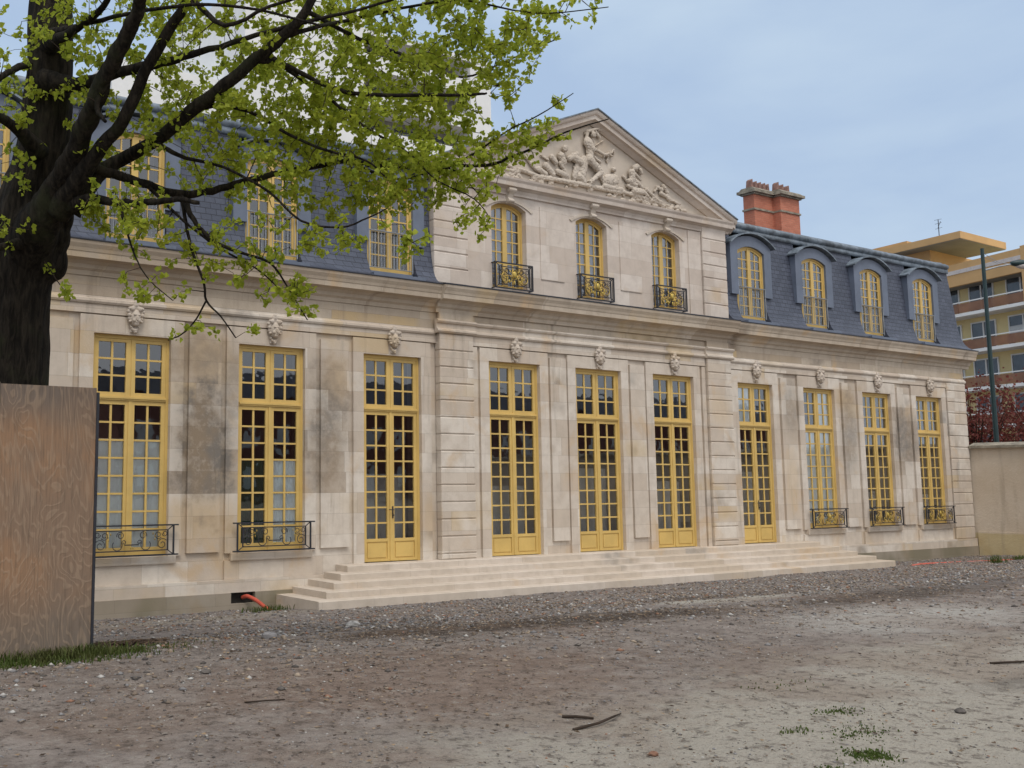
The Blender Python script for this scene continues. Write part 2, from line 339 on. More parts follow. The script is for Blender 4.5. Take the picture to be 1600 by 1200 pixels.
def ellipsoid(mb, c, r, nu=12, nv=8, rot=None):
    vs = []; fs = []
    for i in range(nv+1):
        th = math.pi*i/nv
        for j in range(nu):
            ph = 2*math.pi*j/nu; p = Vector((math.sin(th)*math.cos(ph)*r[0], math.sin(th)*math.sin(ph)*r[1], math.cos(th)*r[2]))
            if rot is not None: p = rot @ p
            vs.append((p.x+c[0], p.y+c[1], p.z+c[2]))
    for i in range(nv):
        for j in range(nu): fs.append((i*nu+j, (i+1)*nu+j, (i+1)*nu+(j+1)%nu, i*nu+(j+1)%nu))
    mb.add(vs, fs)
# ================================================================== MANSION
XW = [-14.39, -11.563, -8.737, -5.911, -2.623, 0.0, 2.623, 5.911, 8.737, 11.563, 14.39]
WINGW, CENW = 1.454, 1.506
HX, DEP = 16.5, 9.0
mansion = thing('mansion', 'long pale limestone mansion with ochre yellow windows, slate mansard roof and carved pediment', 'mansion')
def half(i): return (CENW if i in (4,5,6) else WINGW)/2
def ztop(i): return 4.2 if i in (4,5,6) else 4.16
def yoff(i): return -0.05 if i in (4,5,6) else 0.0
def is_door(i): return 3 <= i <= 7
ZS = 0.30      # sill height of the windows that are not doors

wall = MB()
# core wall, 5 cm behind the face plane, with the real openings left free
def core(xa, xb, idx, yo):
    edges = [xa]
    for i in idx: edges += [XW[i]-half(i), XW[i]+half(i)]
    edges.append(xb)
    for k in range(0, len(edges), 2): wall.box(edges[k], edges[k+1], yo+0.06, 0.5, -0.9, 5.2)
    for i in idx:
        a, b_ = XW[i]-half(i), XW[i]+half(i)
        wall.box(a, b_, yo+0.06, 0.5, ztop(i), 5.2)
        wall.box(a, b_, yo+0.06, 0.5, -0.9, -0.01 if is_door(i) else ZS)
core(-HX, -4.75, [0,1,2,3], 0.0); core(-4.75, 4.75, [4,5,6], -0.05); core(4.75, HX, [7,8,9,10], 0.0)
GRV = 4.485      # height of the horizontal groove above the windows
def face(x0, x1, z0, z1, yo, t=0.06): wall.box(x0, x1, yo, yo+t+0.002, z0, z1)
for i in range(11):
    a, b_, yo = XW[i]-half(i), XW[i]+half(i), yoff(i)
    zb = -0.0 if is_door(i) else ZS
    face(a-0.25, a, zb, GRV-0.012, yo); face(b_, b_+0.25, zb, GRV-0.012, yo); face(a, b_, ztop(i), GRV-0.012, yo)
    if not is_door(i):
        wall.box(a-0.14, b_+0.14, yo-0.035, yo+0.059, 0.17, ZS)      # stone sill block under the window
        face(a-0.25, b_+0.25, -0.168, 0.165, yo+0.012, 0.045)
# raised panels on the piers
def panel(x0, x1, z0, yo): face(x0, x1, z0, GRV-0.11, yo)
for a, b_ in ((-14.39,-11.563), (-11.563,-8.737), (-8.737,-5.911), (5.911,8.737), (8.737,11.563), (11.563,14.39)):
    panel(a+WINGW/2+0.36, b_-WINGW/2-0.36, 0.33, 0.0)
for a, b_ in ((-2.623, 0.0), (0.0, 2.623)):
    panel(a+CENW/2+0.32, b_-CENW/2-0.30, 0.28, -0.05)
# band above the groove
wall.box(-HX, -4.751, -0.004, 0.059, GRV+0.012, 4.66); wall.box(4.751, HX, -0.004, 0.059, GRV+0.012, 4.66); wall.box(-3.84, 3.84, -0.054, 0.009, GRV+0.012, 4.70)
wall.box(-3.84, -3.70, -0.05, 0.009, 0, GRV-0.012); wall.box(3.70, 3.84, -0.05, 0.009, 0, GRV-0.012)
wall.build('wall', M['stone'], mansion)

# rusticated strips: separate blocks stacked with open joints
def rusticated(x0, x1, z0, z1, yf, h, ret=None, first=None):
    mb = MB(); z = z0; k = 0
    mb.box(x0+0.012, x1-0.012, yf+0.022, yf+0.16, z0, z1)
    while z < z1-0.05:
        hh = min(h if not (k == 0 and first) else first, z1-z)
        j = 0.011
        c = 0.014
        xa, xb, za, zb = x0, x1, z+j, z+hh-j
        # block with chamfered arrises
        mb.add([(xa,yf+0.16,za),(xb,yf+0.16,za),(xb,yf+0.16,zb),(xa,yf+0.16,zb),
                (xa,yf+c,za),(xb,yf+c,za),(xb,yf+c,zb),(xa,yf+c,zb),
                (xa+c,yf,za+c),(xb-c,yf,za+c),(xb-c,yf,zb-c),(xa+c,yf,zb-c)],
               [(0,1,5,4),(1,2,6,5),(2,3,7,6),(3,0,4,7),(4,5,9,8),(5,6,10,9),(6,7,11,10),(7,4,8,11),(8,9,10,11),(3,2,1,0)])
        z += hh; k += 1
    return mb
for sx in (-1, 1):
    xa, xb = (3.86, 4.78) if sx > 0 else (-4.78, -3.86)
    rusticated(xa, xb, 0.0, 4.70, -0.125, 0.352, first=0.12).build('pilaster', M['stone'], mansion)
    xa, xb = (3.92, 4.86) if sx > 0 else (-4.86, -3.92)
    rusticated(xa, xb, 5.78, 8.16, -0.075, 0.34).build('upper_pilaster', M['stone_up'], mansion)
    xa, xb = (15.42, 16.52) if sx > 0 else (-16.52, -15.42)
    rusticated(xa, xb, -0.17, 4.66, -0.03, 0.352).build('quoin', M['stone'], mansion)

# plinth
pl = MB()
for xa, xb in ((-16.56, -8.75), (9.3, 16.56)):
    pass
pl.box(-16.56, 16.56, -0.065, 0.03, -0.40, -0.17)
for xa, xb in ((-16.6, -9.62), (-9.12, 16.6)): pl.box(xa, xb, -0.085, 0.03, -0.95, -0.402)
pl.box(-9.62, -9.12, -0.085, 0.03, -0.95, -0.60)
pl.build('plinth', M['stone'], mansion)
vb = MB().box(-9.62, -9.12, 0.031, 0.034, -0.60, -0.402); vb.build('basement_vent', M['dark'], mansion)

# cornice, string courses (profiles in y,z swept along x, broken forward over the pavilion)
def sweep(mb, prof, x0, x1, dy): mb.prism_x([(y+dy, z) for y, z in prof], x0, x1)
top_prof = [(0.45,5.14),(-0.02,5.14),(-0.03,5.22),(-0.075,5.26),(-0.09,5.32),(-0.15,5.37),(-0.27,5.40),(-0.275,5.50),(-0.285,5.505),(-0.30,5.56),(-0.335,5.63),(-0.345,5.685),(0.45,5.70)]
str_prof = [(0.03,4.66),(-0.03,4.665),(-0.05,4.70),(-0.045,4.745),(-0.012,4.765),(-0.006,4.80),(0.03,4.80)]
str_prof2 = [(0.05,4.70),(-0.035,4.705),(-0.065,4.74),(-0.06,4.78),(-0.02,4.80),(-0.02,4.90),(-0.055,4.915),(-0.075,4.95),(-0.072,4.975),(-0.01,5.0),(0.05,5.0)]
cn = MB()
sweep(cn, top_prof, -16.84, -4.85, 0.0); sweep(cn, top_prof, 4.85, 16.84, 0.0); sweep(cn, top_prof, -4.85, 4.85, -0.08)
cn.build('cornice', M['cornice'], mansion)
sc = MB()
sweep(sc, str_prof, -16.55, -4.83, 0.0); sweep(sc, str_prof, 4.83, 16.55, 0.0)
sweep(sc, str_prof2, -3.80, 3.80, -0.05)
for s in (-1, 1):
    xa, xb = sorted((s*3.80, s*4.87)); sweep(sc, str_prof2, xa, xb, -0.115)
sc.build('string_course', M['stone'], mansion)
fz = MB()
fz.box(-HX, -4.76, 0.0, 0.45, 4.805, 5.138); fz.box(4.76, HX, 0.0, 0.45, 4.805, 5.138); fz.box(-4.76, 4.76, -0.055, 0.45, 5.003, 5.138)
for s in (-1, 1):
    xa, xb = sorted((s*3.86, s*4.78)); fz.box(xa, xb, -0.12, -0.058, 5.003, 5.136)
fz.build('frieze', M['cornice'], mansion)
fl = MB()
fl.prism_x([(0.4,5.702),(-0.435,5.69),(-0.435,5.715),(0.4,5.74)], -4.85, 4.85); fl.prism_x([(0.4,5.702),(-0.36,5.69),(-0.36,5.71),(0.4,5.74)], -16.86, -4.852); fl.prism_x([(0.4,5.702),(-0.36,5.69),(-0.36,5.71),(0.4,5.74)], 4.852, 16.86)
fl.build('lead_flashing', M['iron'], mansion)

# upper storey of the pavilion
UX = (-2.66, -0.04, 2.58); UW = 1.04; UZ0, UZS, UR = 5.85, 7.68, 0.15
def arc(cx, wd, zs, rise, n=10, rev=False):
    """points of a segmental arch left to right"""
    r = (wd*wd/4+rise*rise)/(2*rise); cz = zs+rise-r; a = math.asin(wd/2/r)
    p = [(cx+r*math.sin(-a+2*a*k/n), cz+r*math.cos(-a+2*a*k/n)) for k in range(n+1)]
    return p[::-1] if rev else p
up = MB(); e = [-4.84]
for c in UX: e += [c-UW/2, c+UW/2]
e.append(4.84)
for k in range(0, len(e), 2): up.box(e[k], e[k+1], 0.0, 0.45, 5.74, 8.06)
for c in UX:
    up.box(c-UW/2, c+UW/2, 0.0, 0.45, 5.74, UZ0)
    up.prism_y(arc(c, UW, UZS, UR)+[(c+UW/2, 8.06), (c-UW/2, 8.06)], 0.0, 0.45)
for a, b_ in ((UX[0], UX[1]), (UX[1], UX[2])):
    up.box(a+UW/2+0.42, b_-UW/2-0.42, -0.02, 0.0, 6.17, 7.86)
up.box(-4.84, 4.84, -0.045, 0.0, 8.0, 8.06)
for s in (-1, 1):
    xa, xb = sorted((s*3.42, s*3.90)); up.box(xa, xb, -0.022, 0.0, 5.80, 7.98)
up.build('upper_wall', M['stone_up'], mansion)
for c in UX:
    ky = MB()
    # arched drip moulding rising to a scrolled keystone
    o_ = arc(c, UW+0.42, UZS+0.02, UR+0.05, 12); i_ = arc(c, UW+0.30, UZS-0.02, UR+0.045, 12)
    for k in range(12):
        (x0,z0),(x1,z1),(x2,z2),(x3,z3) = o_[k], o_[k+1], i_[k+1], i_[k]
        ky.prism_y([(x3,z3),(x2,z2),(x1,z1),(x0,z0)], -0.025, 0.001)
    ky.prism_x([(0.0,7.80),(-0.06,7.80),(-0.11,7.86),(-0.07,7.93),(-0.10,8.0),(-0.16,8.06),(-0.15,8.15),(0.0,8.15)], c-0.075, c+0.075)
    ky.tube([(c-0.11,-0.12,8.10),(c+0.11,-0.12,8.10)], 0.055, 12)
    ky.tube([(c-0.085,-0.08,7.86),(c+0.085,-0.08,7.86)], 0.04, 12)
    ky.build('keystone', M['carve'], mansion)

# pediment
PZ = 8.16
bp_prof = [(0.1,8.06),(-0.05,8.06),(-0.07,8.12),(-0.14,8.16),(-0.19,8.17),(-0.20,8.26),(-0.23,8.31),(-0.24,8.35),(0.1,8.38)]
pd = MB(); pd.prism_x(bp_prof, -5.02, 5.02)
AX, AZ, CXr, CZr = 0.0, 10.44, 5.12, 8.40
def raking(mb, sx, prof):
    """prof: list of (y, t) with t measured square to the rake, below its top line"""
    d = Vector((CXr*sx-AX, 0, CZr-AZ)).normalized(); nrm = Vector((-d.z*sx, 0, d.x*sx)) if sx > 0 else Vector((d.z*-1*-1, 0, -d.x))
    nrm = Vector((d.z, 0, -d.x)); nrm = nrm if nrm.z < 0 else -nrm
    n = len(prof); vs = []
    for y, tt in prof:                       # mitred at the apex (x = 0), cut vertically at the eave
        p = Vector((AX, y, AZ))+nrm*tt; k = -p.x/d.x; p = p+d*k; vs.append(p)
    for y, tt in prof:
        p = Vector((AX, y, AZ))+nrm*tt; k = (CXr*sx-p.x)/d.x; vs.append(p+d*k)
    mb.add([tuple(q) for q in vs], [tuple(range(n)), tuple(reversed(range(n,2*n)))]+[(i,(i+1)%n,(i+1)%n+n,i+n) for i in range(n)])
rk = [(0.1,0.0),(-0.27,0.0),(-0.265,0.05),(-0.24,0.09),(-0.20,0.11),(-0.195,0.20),(-0.13,0.215),(-0.07,0.27),(-0.04,0.30),(0.1,0.30)]
raking(pd, 1, rk); raking(pd, -1, rk)
pd.build('pediment_moulding', M['stone_up'], mansion)
ty = MB(); ty.prism_y([(-4.9,8.375),(4.9,8.375),(0,10.30)], 0.0, 0.3); ty.build('tympanum', M['carve'], mansion)
ld = MB()
for sx in (-1, 1): raking(ld, sx, [(3.5,-0.03),(-0.30,-0.03),(-0.30,-0.002),(3.5,-0.002)])
ld.build('pediment_flashing', M['lead'], mansion)
RELIEF=[[-0.201,9.753,-0.133,9.928,0.043,0.049,0.1],[-0.133,9.928,0.177,10.044,0.043,0.034,0.12],[0.177,10.044,0.322,10.049,0.028,0.022,0.1],[0.027,9.867,0.027,9.867,0.083,0.083,0.13],[0.133,9.961,0.271,9.851,0.049,0.043,0.08],[-0.166,9.64,-0.05,9.512,0.142,0.13,0.12],[-0.091,9.505,-0.099,9.326,0.124,0.111,0.1],[0.112,9.51,0.396,9.438,0.049,0.043,0.1],[0.396,9.438,0.649,9.526,0.043,0.034,0.1],[0.649,9.526,0.759,9.635,0.031,0.022,0.08],[-0.143,9.23,0.211,8.991,0.117,0.093,0.14],[0.231,8.964,-0.086,8.708,0.074,0.056,0.16],[-0.105,8.735,-0.153,8.551,0.049,0.037,0.14],[-0.266,9.18,-0.363,8.783,0.142,0.124,0.08],[-0.443,8.77,-0.288,8.677,0.093,0.074,0.08],[-0.513,8.993,-0.603,8.746,0.093,0.08,0.06],[-0.663,9.203,-0.428,9.124,0.111,0.105,0.1],[-0.783,9.154,-0.541,9.282,0.086,0.08,0.1],[-0.931,9.362,-0.931,9.362,0.093,0.093,0.12],[-1.055,9.167,-0.983,9.034,0.105,0.099,0.1],[-1.062,8.992,-0.877,8.761,0.068,0.043,0.08],[-1.147,8.776,-0.84,8.709,0.08,0.068,0.07],[0.608,9.534,0.514,9.308,0.031,0.025,0.05],[0.413,9.801,0.159,9.637,0.031,0.019,0.03],[0.714,9.13,0.714,9.13,0.068,0.068,0.1],[0.491,8.826,0.743,8.865,0.161,0.154,0.09],[0.36,8.658,0.942,8.655,0.056,0.043,0.1],[0.735,8.714,0.985,8.676,0.037,0.028,0.1],[1.442,9.277,1.53,9.322,0.086,0.08,0.12],[1.657,9.25,1.697,9.195,0.068,0.056,0.1],[1.327,9.137,1.339,8.957,0.111,0.099,0.12],[1.434,9.123,1.643,9.003,0.049,0.037,0.12],[1.251,8.913,1.461,8.823,0.08,0.062,0.12],[1.467,8.946,1.677,8.825,0.062,0.049,0.12],[1.202,8.784,1.414,8.756,0.049,0.037,0.1],[1.411,8.694,1.714,8.709,0.099,0.086,0.1],[1.716,8.739,1.97,8.593,0.056,0.037,0.1],[1.849,8.79,2.235,8.6,0.056,0.04,0.1],[2.103,8.612,2.41,8.564,0.049,0.037,0.08],[2.297,8.918,2.474,8.883,0.056,0.049,0.06],[2.525,8.983,2.695,8.822,0.068,0.049,0.06],[2.423,8.782,2.69,8.728,0.062,0.049,0.06],[2.688,8.697,3.138,8.605,0.056,0.031,0.05],[2.202,8.811,2.344,8.956,0.037,0.031,0.05],[-0.451,8.594,0.939,8.594,0.062,0.068,0.06],[0.94,8.625,2.409,8.533,0.056,0.043,0.06],[-1.839,8.553,-0.451,8.594,0.068,0.056,0.06],[-1.328,9.092,-1.216,8.996,0.08,0.074,0.07],[-1.527,8.859,-1.304,8.694,0.093,0.074,0.07],[-1.758,8.736,-1.534,8.658,0.08,0.062,0.07],[-1.978,8.843,-1.833,8.724,0.062,0.049,0.06],[-2.354,8.641,-1.838,8.582,0.056,0.049,0.06],[-2.79,8.572,-2.355,8.585,0.043,0.043,0.05],[-2.123,8.961,-1.978,8.843,0.043,0.037,0.05],[-1.445,9.016,-1.67,9.093,0.037,0.025,0.05],[-2.643,8.679,-2.464,8.624,0.043,0.037,0.05],[0.288,8.884,0.404,8.724,0.074,0.056,0.06],[0.104,9.33,0.305,9.244,0.043,0.031,0.05],[1.086,9.008,1.208,8.906,0.043,0.031,0.05]]
rl = MB()
for x0, z0, x1, z1, r0, r1, dp in RELIEF:
    L_ = math.hypot(x1-x0, z1-z0); n = max(1, int(L_/(0.5*min(r0, r1))))
    for k in range(n+1):
        t_ = k/n; r = r0+(r1-r0)*t_; ellipsoid(rl, (x0+(x1-x0)*t_, -dp*0.75, z0+(z1-z0)*t_), (r*0.97, min(r*0.95, dp)*0.68+0.012, r*0.97), 10, 6)
rr = random.Random(3)
for k in range(60):      # folds of drapery and locks that break up the limbs
    x0, z0, x1, z1, r0, r1, dp = RELIEF[rr.randrange(len(RELIEF)-16)]
    t_ = rr.random(); a_ = rr.uniform(0, 3.14); l_ = rr.uniform(0.05, 0.14); x = x0+(x1-x0)*t_+rr.uniform(-.05,.05); z = z0+(z1-z0)*t_+rr.uniform(-.06,.04)
    for q_ in range(5): ellipsoid(rl, (x+math.cos(a_)*l_*(q_/4-.5), -dp*0.5, z+math.sin(a_)*l_*(q_/4-.5)), (0.018, dp*0.6, 0.018), 7, 5)
for k in range(90):      # rocks, foliage and drapery under the figures
    x = rr.uniform(-3.1, 3.4); h_ = (1-abs(x)/4.3)*0.35
    ellipsoid(rl, (x, -0.02, 8.42+rr.uniform(0, h_)), (rr.uniform(0.05,0.13), rr.uniform(0.03,0.07), rr.uniform(0.03,0.08)), 8, 5)
rl.box(-3.9, 3.9, -0.03, 0.01, 8.37, 8.43)
ro_ = remeshed(rl, 'relief_sculpture', M['carve'], mansion, 0.0125, 1)
displace(ro_, lambda c: -0.016*max(0.0, 1-abs(mnoise.noise(c*11))*7)*(c.y < -0.02)+0.006*mnoise.noise(c*40))

# carved mask heads over the ground floor openings
def mask_mesh():
    mb = MB()
    ellipsoid(mb, (0, -0.06, 0), (0.098, 0.115, 0.15), 18, 14)              # face
    ellipsoid(mb, (0, -0.115, -0.105), (0.045, 0.055, 0.045)); ellipsoid(mb, (0, -0.185, -0.015), (0.017, 0.032, 0.045)); ellipsoid(mb, (0, -0.195, -0.04), (0.022, 0.022, 0.016))
    for s in (-1, 1):
        ellipsoid(mb, (s*0.05, -0.135, -0.045), (0.034, 0.035, 0.036)); ellipsoid(mb, (s*0.042, -0.168, 0.052), (0.040, 0.016, 0.012))
        ellipsoid(mb, (s*0.038, -0.150, 0.024), (0.017, 0.014, 0.009))
        for k, (x, z, r) in enumerate(((0.105,0.10,0.045),(0.13,0.05,0.04),(0.075,0.16,0.05),(0.03,0.185,0.052),(0.145,0.115,0.036),(0.12,0.165,0.036),(0.125,-0.01,0.03),(0.115,-0.065,0.026))):
            ellipsoid(mb, (s*x, -0.05-0.02*(k%3), z), (r, 0.05, r*0.95), 8, 6)
        for x, z, r in ((0.075,-0.155,0.026),(0.04,-0.19,0.03)): ellipsoid(mb, (s*x, -0.03, z), (r, 0.03, r))
    for z, r in ((0.235,0.05),(0.275,0.032),(-0.215,0.035),(-0.25,0.024)): ellipsoid(mb, (0, -0.06, z), (r*1.2, 0.05, r))
    ellipsoid(mb, (0, -0.172, -0.07), (0.03, 0.014, 0.007)); ellipsoid(mb, (0, -0.168, -0.086), (0.026, 0.014, 0.008))
    mb.box(-0.08, 0.08, -0.015, 0.06, -0.25, 0.27)
    return mb
mk0 = remeshed(mask_mesh(), 'mask_keystone', M['mask'], mansion, 0.0075, 0)
for i in range(11):
    o = mk0 if i == 0 else mk0.copy()
    if i: COL.objects.link(o)
    o.parent = mansion; o.location = (XW[i], yoff(i)-0.015, 4.455); o.scale = (0.96, 0.85, 1.0)

# ---- windows and doors
def lights(fr, gl, x0, x1, z0, z1, cols, rows, y, mv=0.04, mh=0.033, arch=None):
    """glazing bars between the given glass limits; the pane itself goes to gl"""
    for c in range(1, cols): xx = x0+(x1-x0)*c/cols; fr.box(xx-mv/2, xx+mv/2, y-0.012, y+0.018, z0, z1)
    for r_ in range(1, rows): zz = z0+(z1-z0)*r_/rows; fr.box(x0, x1, y-0.010, y+0.016, zz-mh/2, zz+mh/2)
    gl.add([(x0,y+0.004,z0),(x1,y+0.004,z0),(x1,y+0.004,z1),(x0,y+0.004,z1)], [(0,1,2,3)])
def big_window(i):
    cx, hw, zt, yo = XW[i], half(i), ztop(i), yoff(i); door = is_door(i)
    fr = MB(); gl = MB(); yf = yo+0.095; yg = yo+0.135
    zb = 0.0 if door else ZS
    for s in (-1, 1): fr.box(*sorted((cx+s*hw, cx+s*(hw-0.055))), yf, yg+0.08, zb, zt)        # fixed jambs
    fr.box(cx-hw+0.055, cx+hw-0.055, yf, yg+0.08, zt-0.065, zt)
    fr.box(cx-hw+0.055, cx+hw-0.055, yf-0.012, yg+0.08, 3.01, 3.085); fr.box(cx-hw+0.055, cx+hw-0.055, yf-0.03, yf-0.012, 3.04, 3.07)
    gx = hw-0.13                                                                       # outer glass limit
    for s in (-1, 1):
        a, b_ = sorted((cx+s*(hw-0.056), cx+s*gx))
        for z0, z1 in ((zb+0.012, 3.008), (3.087, zt-0.067)):
            fr.box(a, b_, yg-0.028, yg+0.03, z0, z1)
            c0, c1 = sorted((cx+s*0.088, cx+s*0.012)); fr.box(c0, c1, yg-0.028, yg+0.03, z0, z1)
        g0, g1 = sorted((cx+s*0.088, cx+s*gx))
        fr.box(g0, g1, yg-0.026, yg+0.028, zt-0.125, zt-0.067); fr.box(g0, g1, yg-0.026, yg+0.028, 3.087, 3.15)
        fr.box(g0, g1, yg-0.026, yg+0.028, 2.935, 3.008)
        lights(fr, gl, g0, g1, 3.15, zt-0.125, 2, 3, yg); lights(fr, gl, g0, g1, 0.46, 2.935, 2, 8, yg)
        if door:
            fr.box(g0, g1, yg-0.026, yg+0.028, 0.40, 0.46); fr.box(g0, g1, yg-0.026, yg+0.028, 0.012, 0.06)
            fr.box(g0, g1, yg-0.006, yg+0.02, 0.06, 0.40); fr.box(g0+0.03, g1-0.03, yg-0.02, yg-0.006, 0.09, 0.372)
        else: fr.box(g0, g1, yg-0.026, yg+0.028, zb+0.012, 0.46)
    fr.box(cx-0.012, cx+0.012, yg-0.02, yg+0.03, zb+0.012, zt-0.067); fr.box(cx-0.03, cx+0.03, yg-0.043, yg-0.028, zb+0.02, 3.0)
    nm = 'french_door' if door else 'window'
    o = fr.build(nm, M['yellow'], mansion); gl.build('pane', M['glass'], o, recalc=False)
    if i in (3, 7):
        h = MB(); h.box(cx+0.02, cx+0.05, yg-0.052, yg-0.043, 0.86, 1.10)
        h.tube([(cx+0.035,yg-0.05,1.03),(cx+0.035,yg-0.09,1.03),(cx-0.09,yg-0.095,1.035)], 0.009, 6); h.tube([(cx+0.035,yg-0.05,0.92),(cx+0.035,yg-0.075,0.92)], 0.016, 8)
        h.build('handle', M['iron'], o)
    return o, yg
WINO = [big_window(i) for i in range(11)]
def blind_or_sky_reflection(i, x0, x1, z0, z1, mat='blind_or_sky_reflection', name='blind_or_sky_reflection', dy=0.022):
    o, yg = WINO[i]; y = yg+dy; mb = MB(); n = 24; vs = []; rb = random.Random(i*7+int(z1*10))
    for k in range(n+1):
        x = x0+(x1-x0)*k/n; yy = y+0.010*math.sin(k*1.7+i)+rb.uniform(0, 0.006); vs += [(x,yy,z0),(x,yy,z1)]
    mb.add(vs, [(2*k,2*k+2,2*k+3,2*k+1) for k in range(n)]); mb.build(name, M[mat], o)
blind_or_sky_reflection(1, XW[1]-0.62, XW[1]+0.62, 0.42, 2.34); blind_or_sky_reflection(2, XW[2]+0.03, XW[2]+0.62, 0.42, 1.99); blind_or_sky_reflection(2, XW[2]-0.62, XW[2]-0.03, 0.42, 1.99, 'green', 'green_board')
blind_or_sky_reflection(8, XW[8]-0.62, XW[8]+0.62, 0.42, 2.95); blind_or_sky_reflection(8, XW[8]+0.03, XW[8]+0.62, 3.13, 4.05); blind_or_sky_reflection(7, XW[7]-0.62, XW[7]-0.03, 3.13, 4.05)
WINO[1][0]['label'] = 'tall window with white cloth behind its lower panes, beside the plywood'
WINO[2][0]['label'] = 'tall window half dark green, half white behind its lower panes'
WINO[8][0]['label'] = 'tall window white behind nearly all its panes'
WINO[7][0]['label'] = 'french door with white cloth behind its upper left panes'
# grey sheets propped inside behind the doors
for i_, z_ in ((3,1.75),(4,1.5),(5,1.9),(6,1.6),(7,1.85),(9,1.3),(10,1.2)): blind_or_sky_reflection(i_, XW[i_]-0.66, XW[i_]+0.66, 0.02, z_, 'room2', 'inner_sheet', 0.35)

def upper_window(cx, wd, z0, zs, rise, y, rows, name, parent, ystop=None):
    fr = MB(); gl = MB(); hw = wd/2
    for s in (-1, 1): fr.box(*sorted((cx+s*hw, cx+s*(hw-0.045))), y-0.03, y+0.07, z0, zs)
    o_ = arc(cx, wd, zs, rise, 10); i_ = arc(cx, wd-0.09, zs-0.035, rise*0.93, 10); j_ = arc(cx, wd-0.20, zs-0.075, rise*0.85, 10)
    for k in range(10):
        fr.prism_y([i_[k], i_[k+1], o_[k+1], o_[k]], y-0.03, y+0.07)
        if k not in (4, 5): fr.prism_y([j_[k], j_[k+1], i_[k+1], i_[k]], y-0.01, y+0.03)
    fr.prism_y([j_[4], j_[6], i_[6], i_[5], i_[4]], y-0.01, y+0.03)
    gx = hw-0.10; zt = zs+rise*0.3-0.05; zb = z0+0.10
    fr.box(cx-hw+0.045, cx+hw-0.045, y-0.01, y+0.05, z0, zb)
    for s in (-1, 1):
        fr.box(*sorted((cx+s*(hw-0.046), cx+s*gx)), y-0.012, y+0.03, zb, zs-0.03)
    fr.box(cx-0.065, cx+0.065, y-0.022, y+0.03, zb, zs+rise-0.06)
    for s in (-1, 1):
        g0, g1 = sorted((cx+s*0.065, cx+s*gx)); xm = (g0+g1)/2
        fr.box(xm-0.013, xm+0.013, y-0.006, y+0.02, zb, zs+rise*0.55-0.03)
        for r_ in range(1, rows): zz = zb+(zt+0.05-zb)*r_/rows; fr.box(g0, g1, y-0.005, y+0.018, zz-0.013, zz+0.013)
        top = [p for p in j_ if g0-1e-6 <= p[0] <= g1+1e-6]
        poly = [(g0, zb), (g1, zb)]+sorted([(min(max(p[0], g0), g1), p[1]+0.03) for p in top], key=lambda q: -q[0])
        gl.add([(x, y+0.008, z) for x, z in poly], [tuple(range(len(poly)))])
    o = fr.build(name, M['yellow'], parent); gl.build('pane', M['glass'], o, recalc=False); return o
UWO = [upper_window(c, UW, UZ0, UZS, UR, 0.17, 7, 'upper_window', mansion) for c in UX]
for c, o_ in zip(UX, UWO): MB().box(c-0.43, c+0.27, 0.215, 0.222, 5.93, 7.70).build('blind_or_sky_reflection', M['pale'], o_)  # added flat panel standing in for the sky mirrored in these panes

# ---- interior: floors, ceilings and back walls so that the panes look into dim rooms
rm = MB()
rm.box(-16.4, 16.4, 0.5, 8.5, -0.3, -0.012); rm.box(-16.4, 16.4, 0.46, 8.5, 5.0, 5.12); rm.box(-16.4, 16.4, 6.0, 6.2, -0.01, 4.99)
for x in (-16.3, -13.0, -7.4, -4.3, 4.3, 7.4, 10.2, 16.2): rm.box(x-0.08, x+0.08, 0.51, 5.99, -0.01, 4.99)
rm.box(-16.0, 16.0, 3.2, 3.3, 5.75, 8.2); rm.box(-16.0, 16.0, 0.6, 3.2, 5.71, 5.74)
for x in (-13.1,-10.2,-7.3,-4.85,-1.3,1.3,4.85,7.3,10.2,13.1): rm.box(x-0.05, x+0.05, 0.65, 3.19, 5.75, 8.1)
rm.build('interior_rooms', M['room'], mansion)
bk = MB(); bk.box(-HX, HX, DEP-0.4, DEP, -0.9, 5.7); bk.box(-HX, -HX+0.4, 0.501, DEP-0.41, -0.9, 5.7); bk.box(HX-0.4, HX, 0.501, DEP-0.41, -0.9, 5.7)
bk.build('outer_walls', M['stone'], mansion)

# ---- mansard roof
PROF = [(-0.355,5.712),(-0.25,5.745),(-0.16,5.81),(-0.09,5.91),(-0.04,6.04),(0.0,6.22),(0.035,6.45),(0.065,6.8),(0.115,7.4),(0.165,7.95),(0.20,8.32)]
DX = [s*x for s in (-1, 1) for x in (5.95, 8.77, 11.59, 14.42)]
DW = 0.60
def strip(x0, x1):
    sl.prism_x([(0.6,5.712)]+PROF+[(0.6,8.32)], x0, x1)
for s in (-1, 1):
    sl = MB()
    xs = sorted([4.86]+[d for k in (5.95, 8.77, 11.59, 14.42) for d in (k-DW, k+DW)])
    for k in range(0, len(xs)-1, 2):
        a, b_ = sorted((s*xs[k], s*xs[k+1])); strip(a, b_)
    # last strip runs to the hip
    n = len(PROF); xi = s*xs[-1]; vs = []
    for y, z in PROF: vs += [(xi, y, z), (s*(HX-y), y, z), (s*(HX-y), DEP-y, z)]
    fs = []
    for k in range(n-1):
        a = 3*k; fs += [(a, a+1, a+4, a+3), (a+1, a+2, a+5, a+4)]
    sl.add(vs, fs)
    sl.add([(xi, y, z) for y, z in PROF]+[(xi, 0.6, 8.32), (xi, 0.6, 5.712)], [tuple(range(n+2))])
    a, b_ = sorted((s*4.9, s*(HX-0.2))); sl.prism_x([(PROF[-2][0],8.24),(0.6,8.24),(0.6,8.40),(0.2,8.40),(0.19,8.32)], a, b_)
    sl.build('mansard', M['slate'], mansion)
ur = MB()
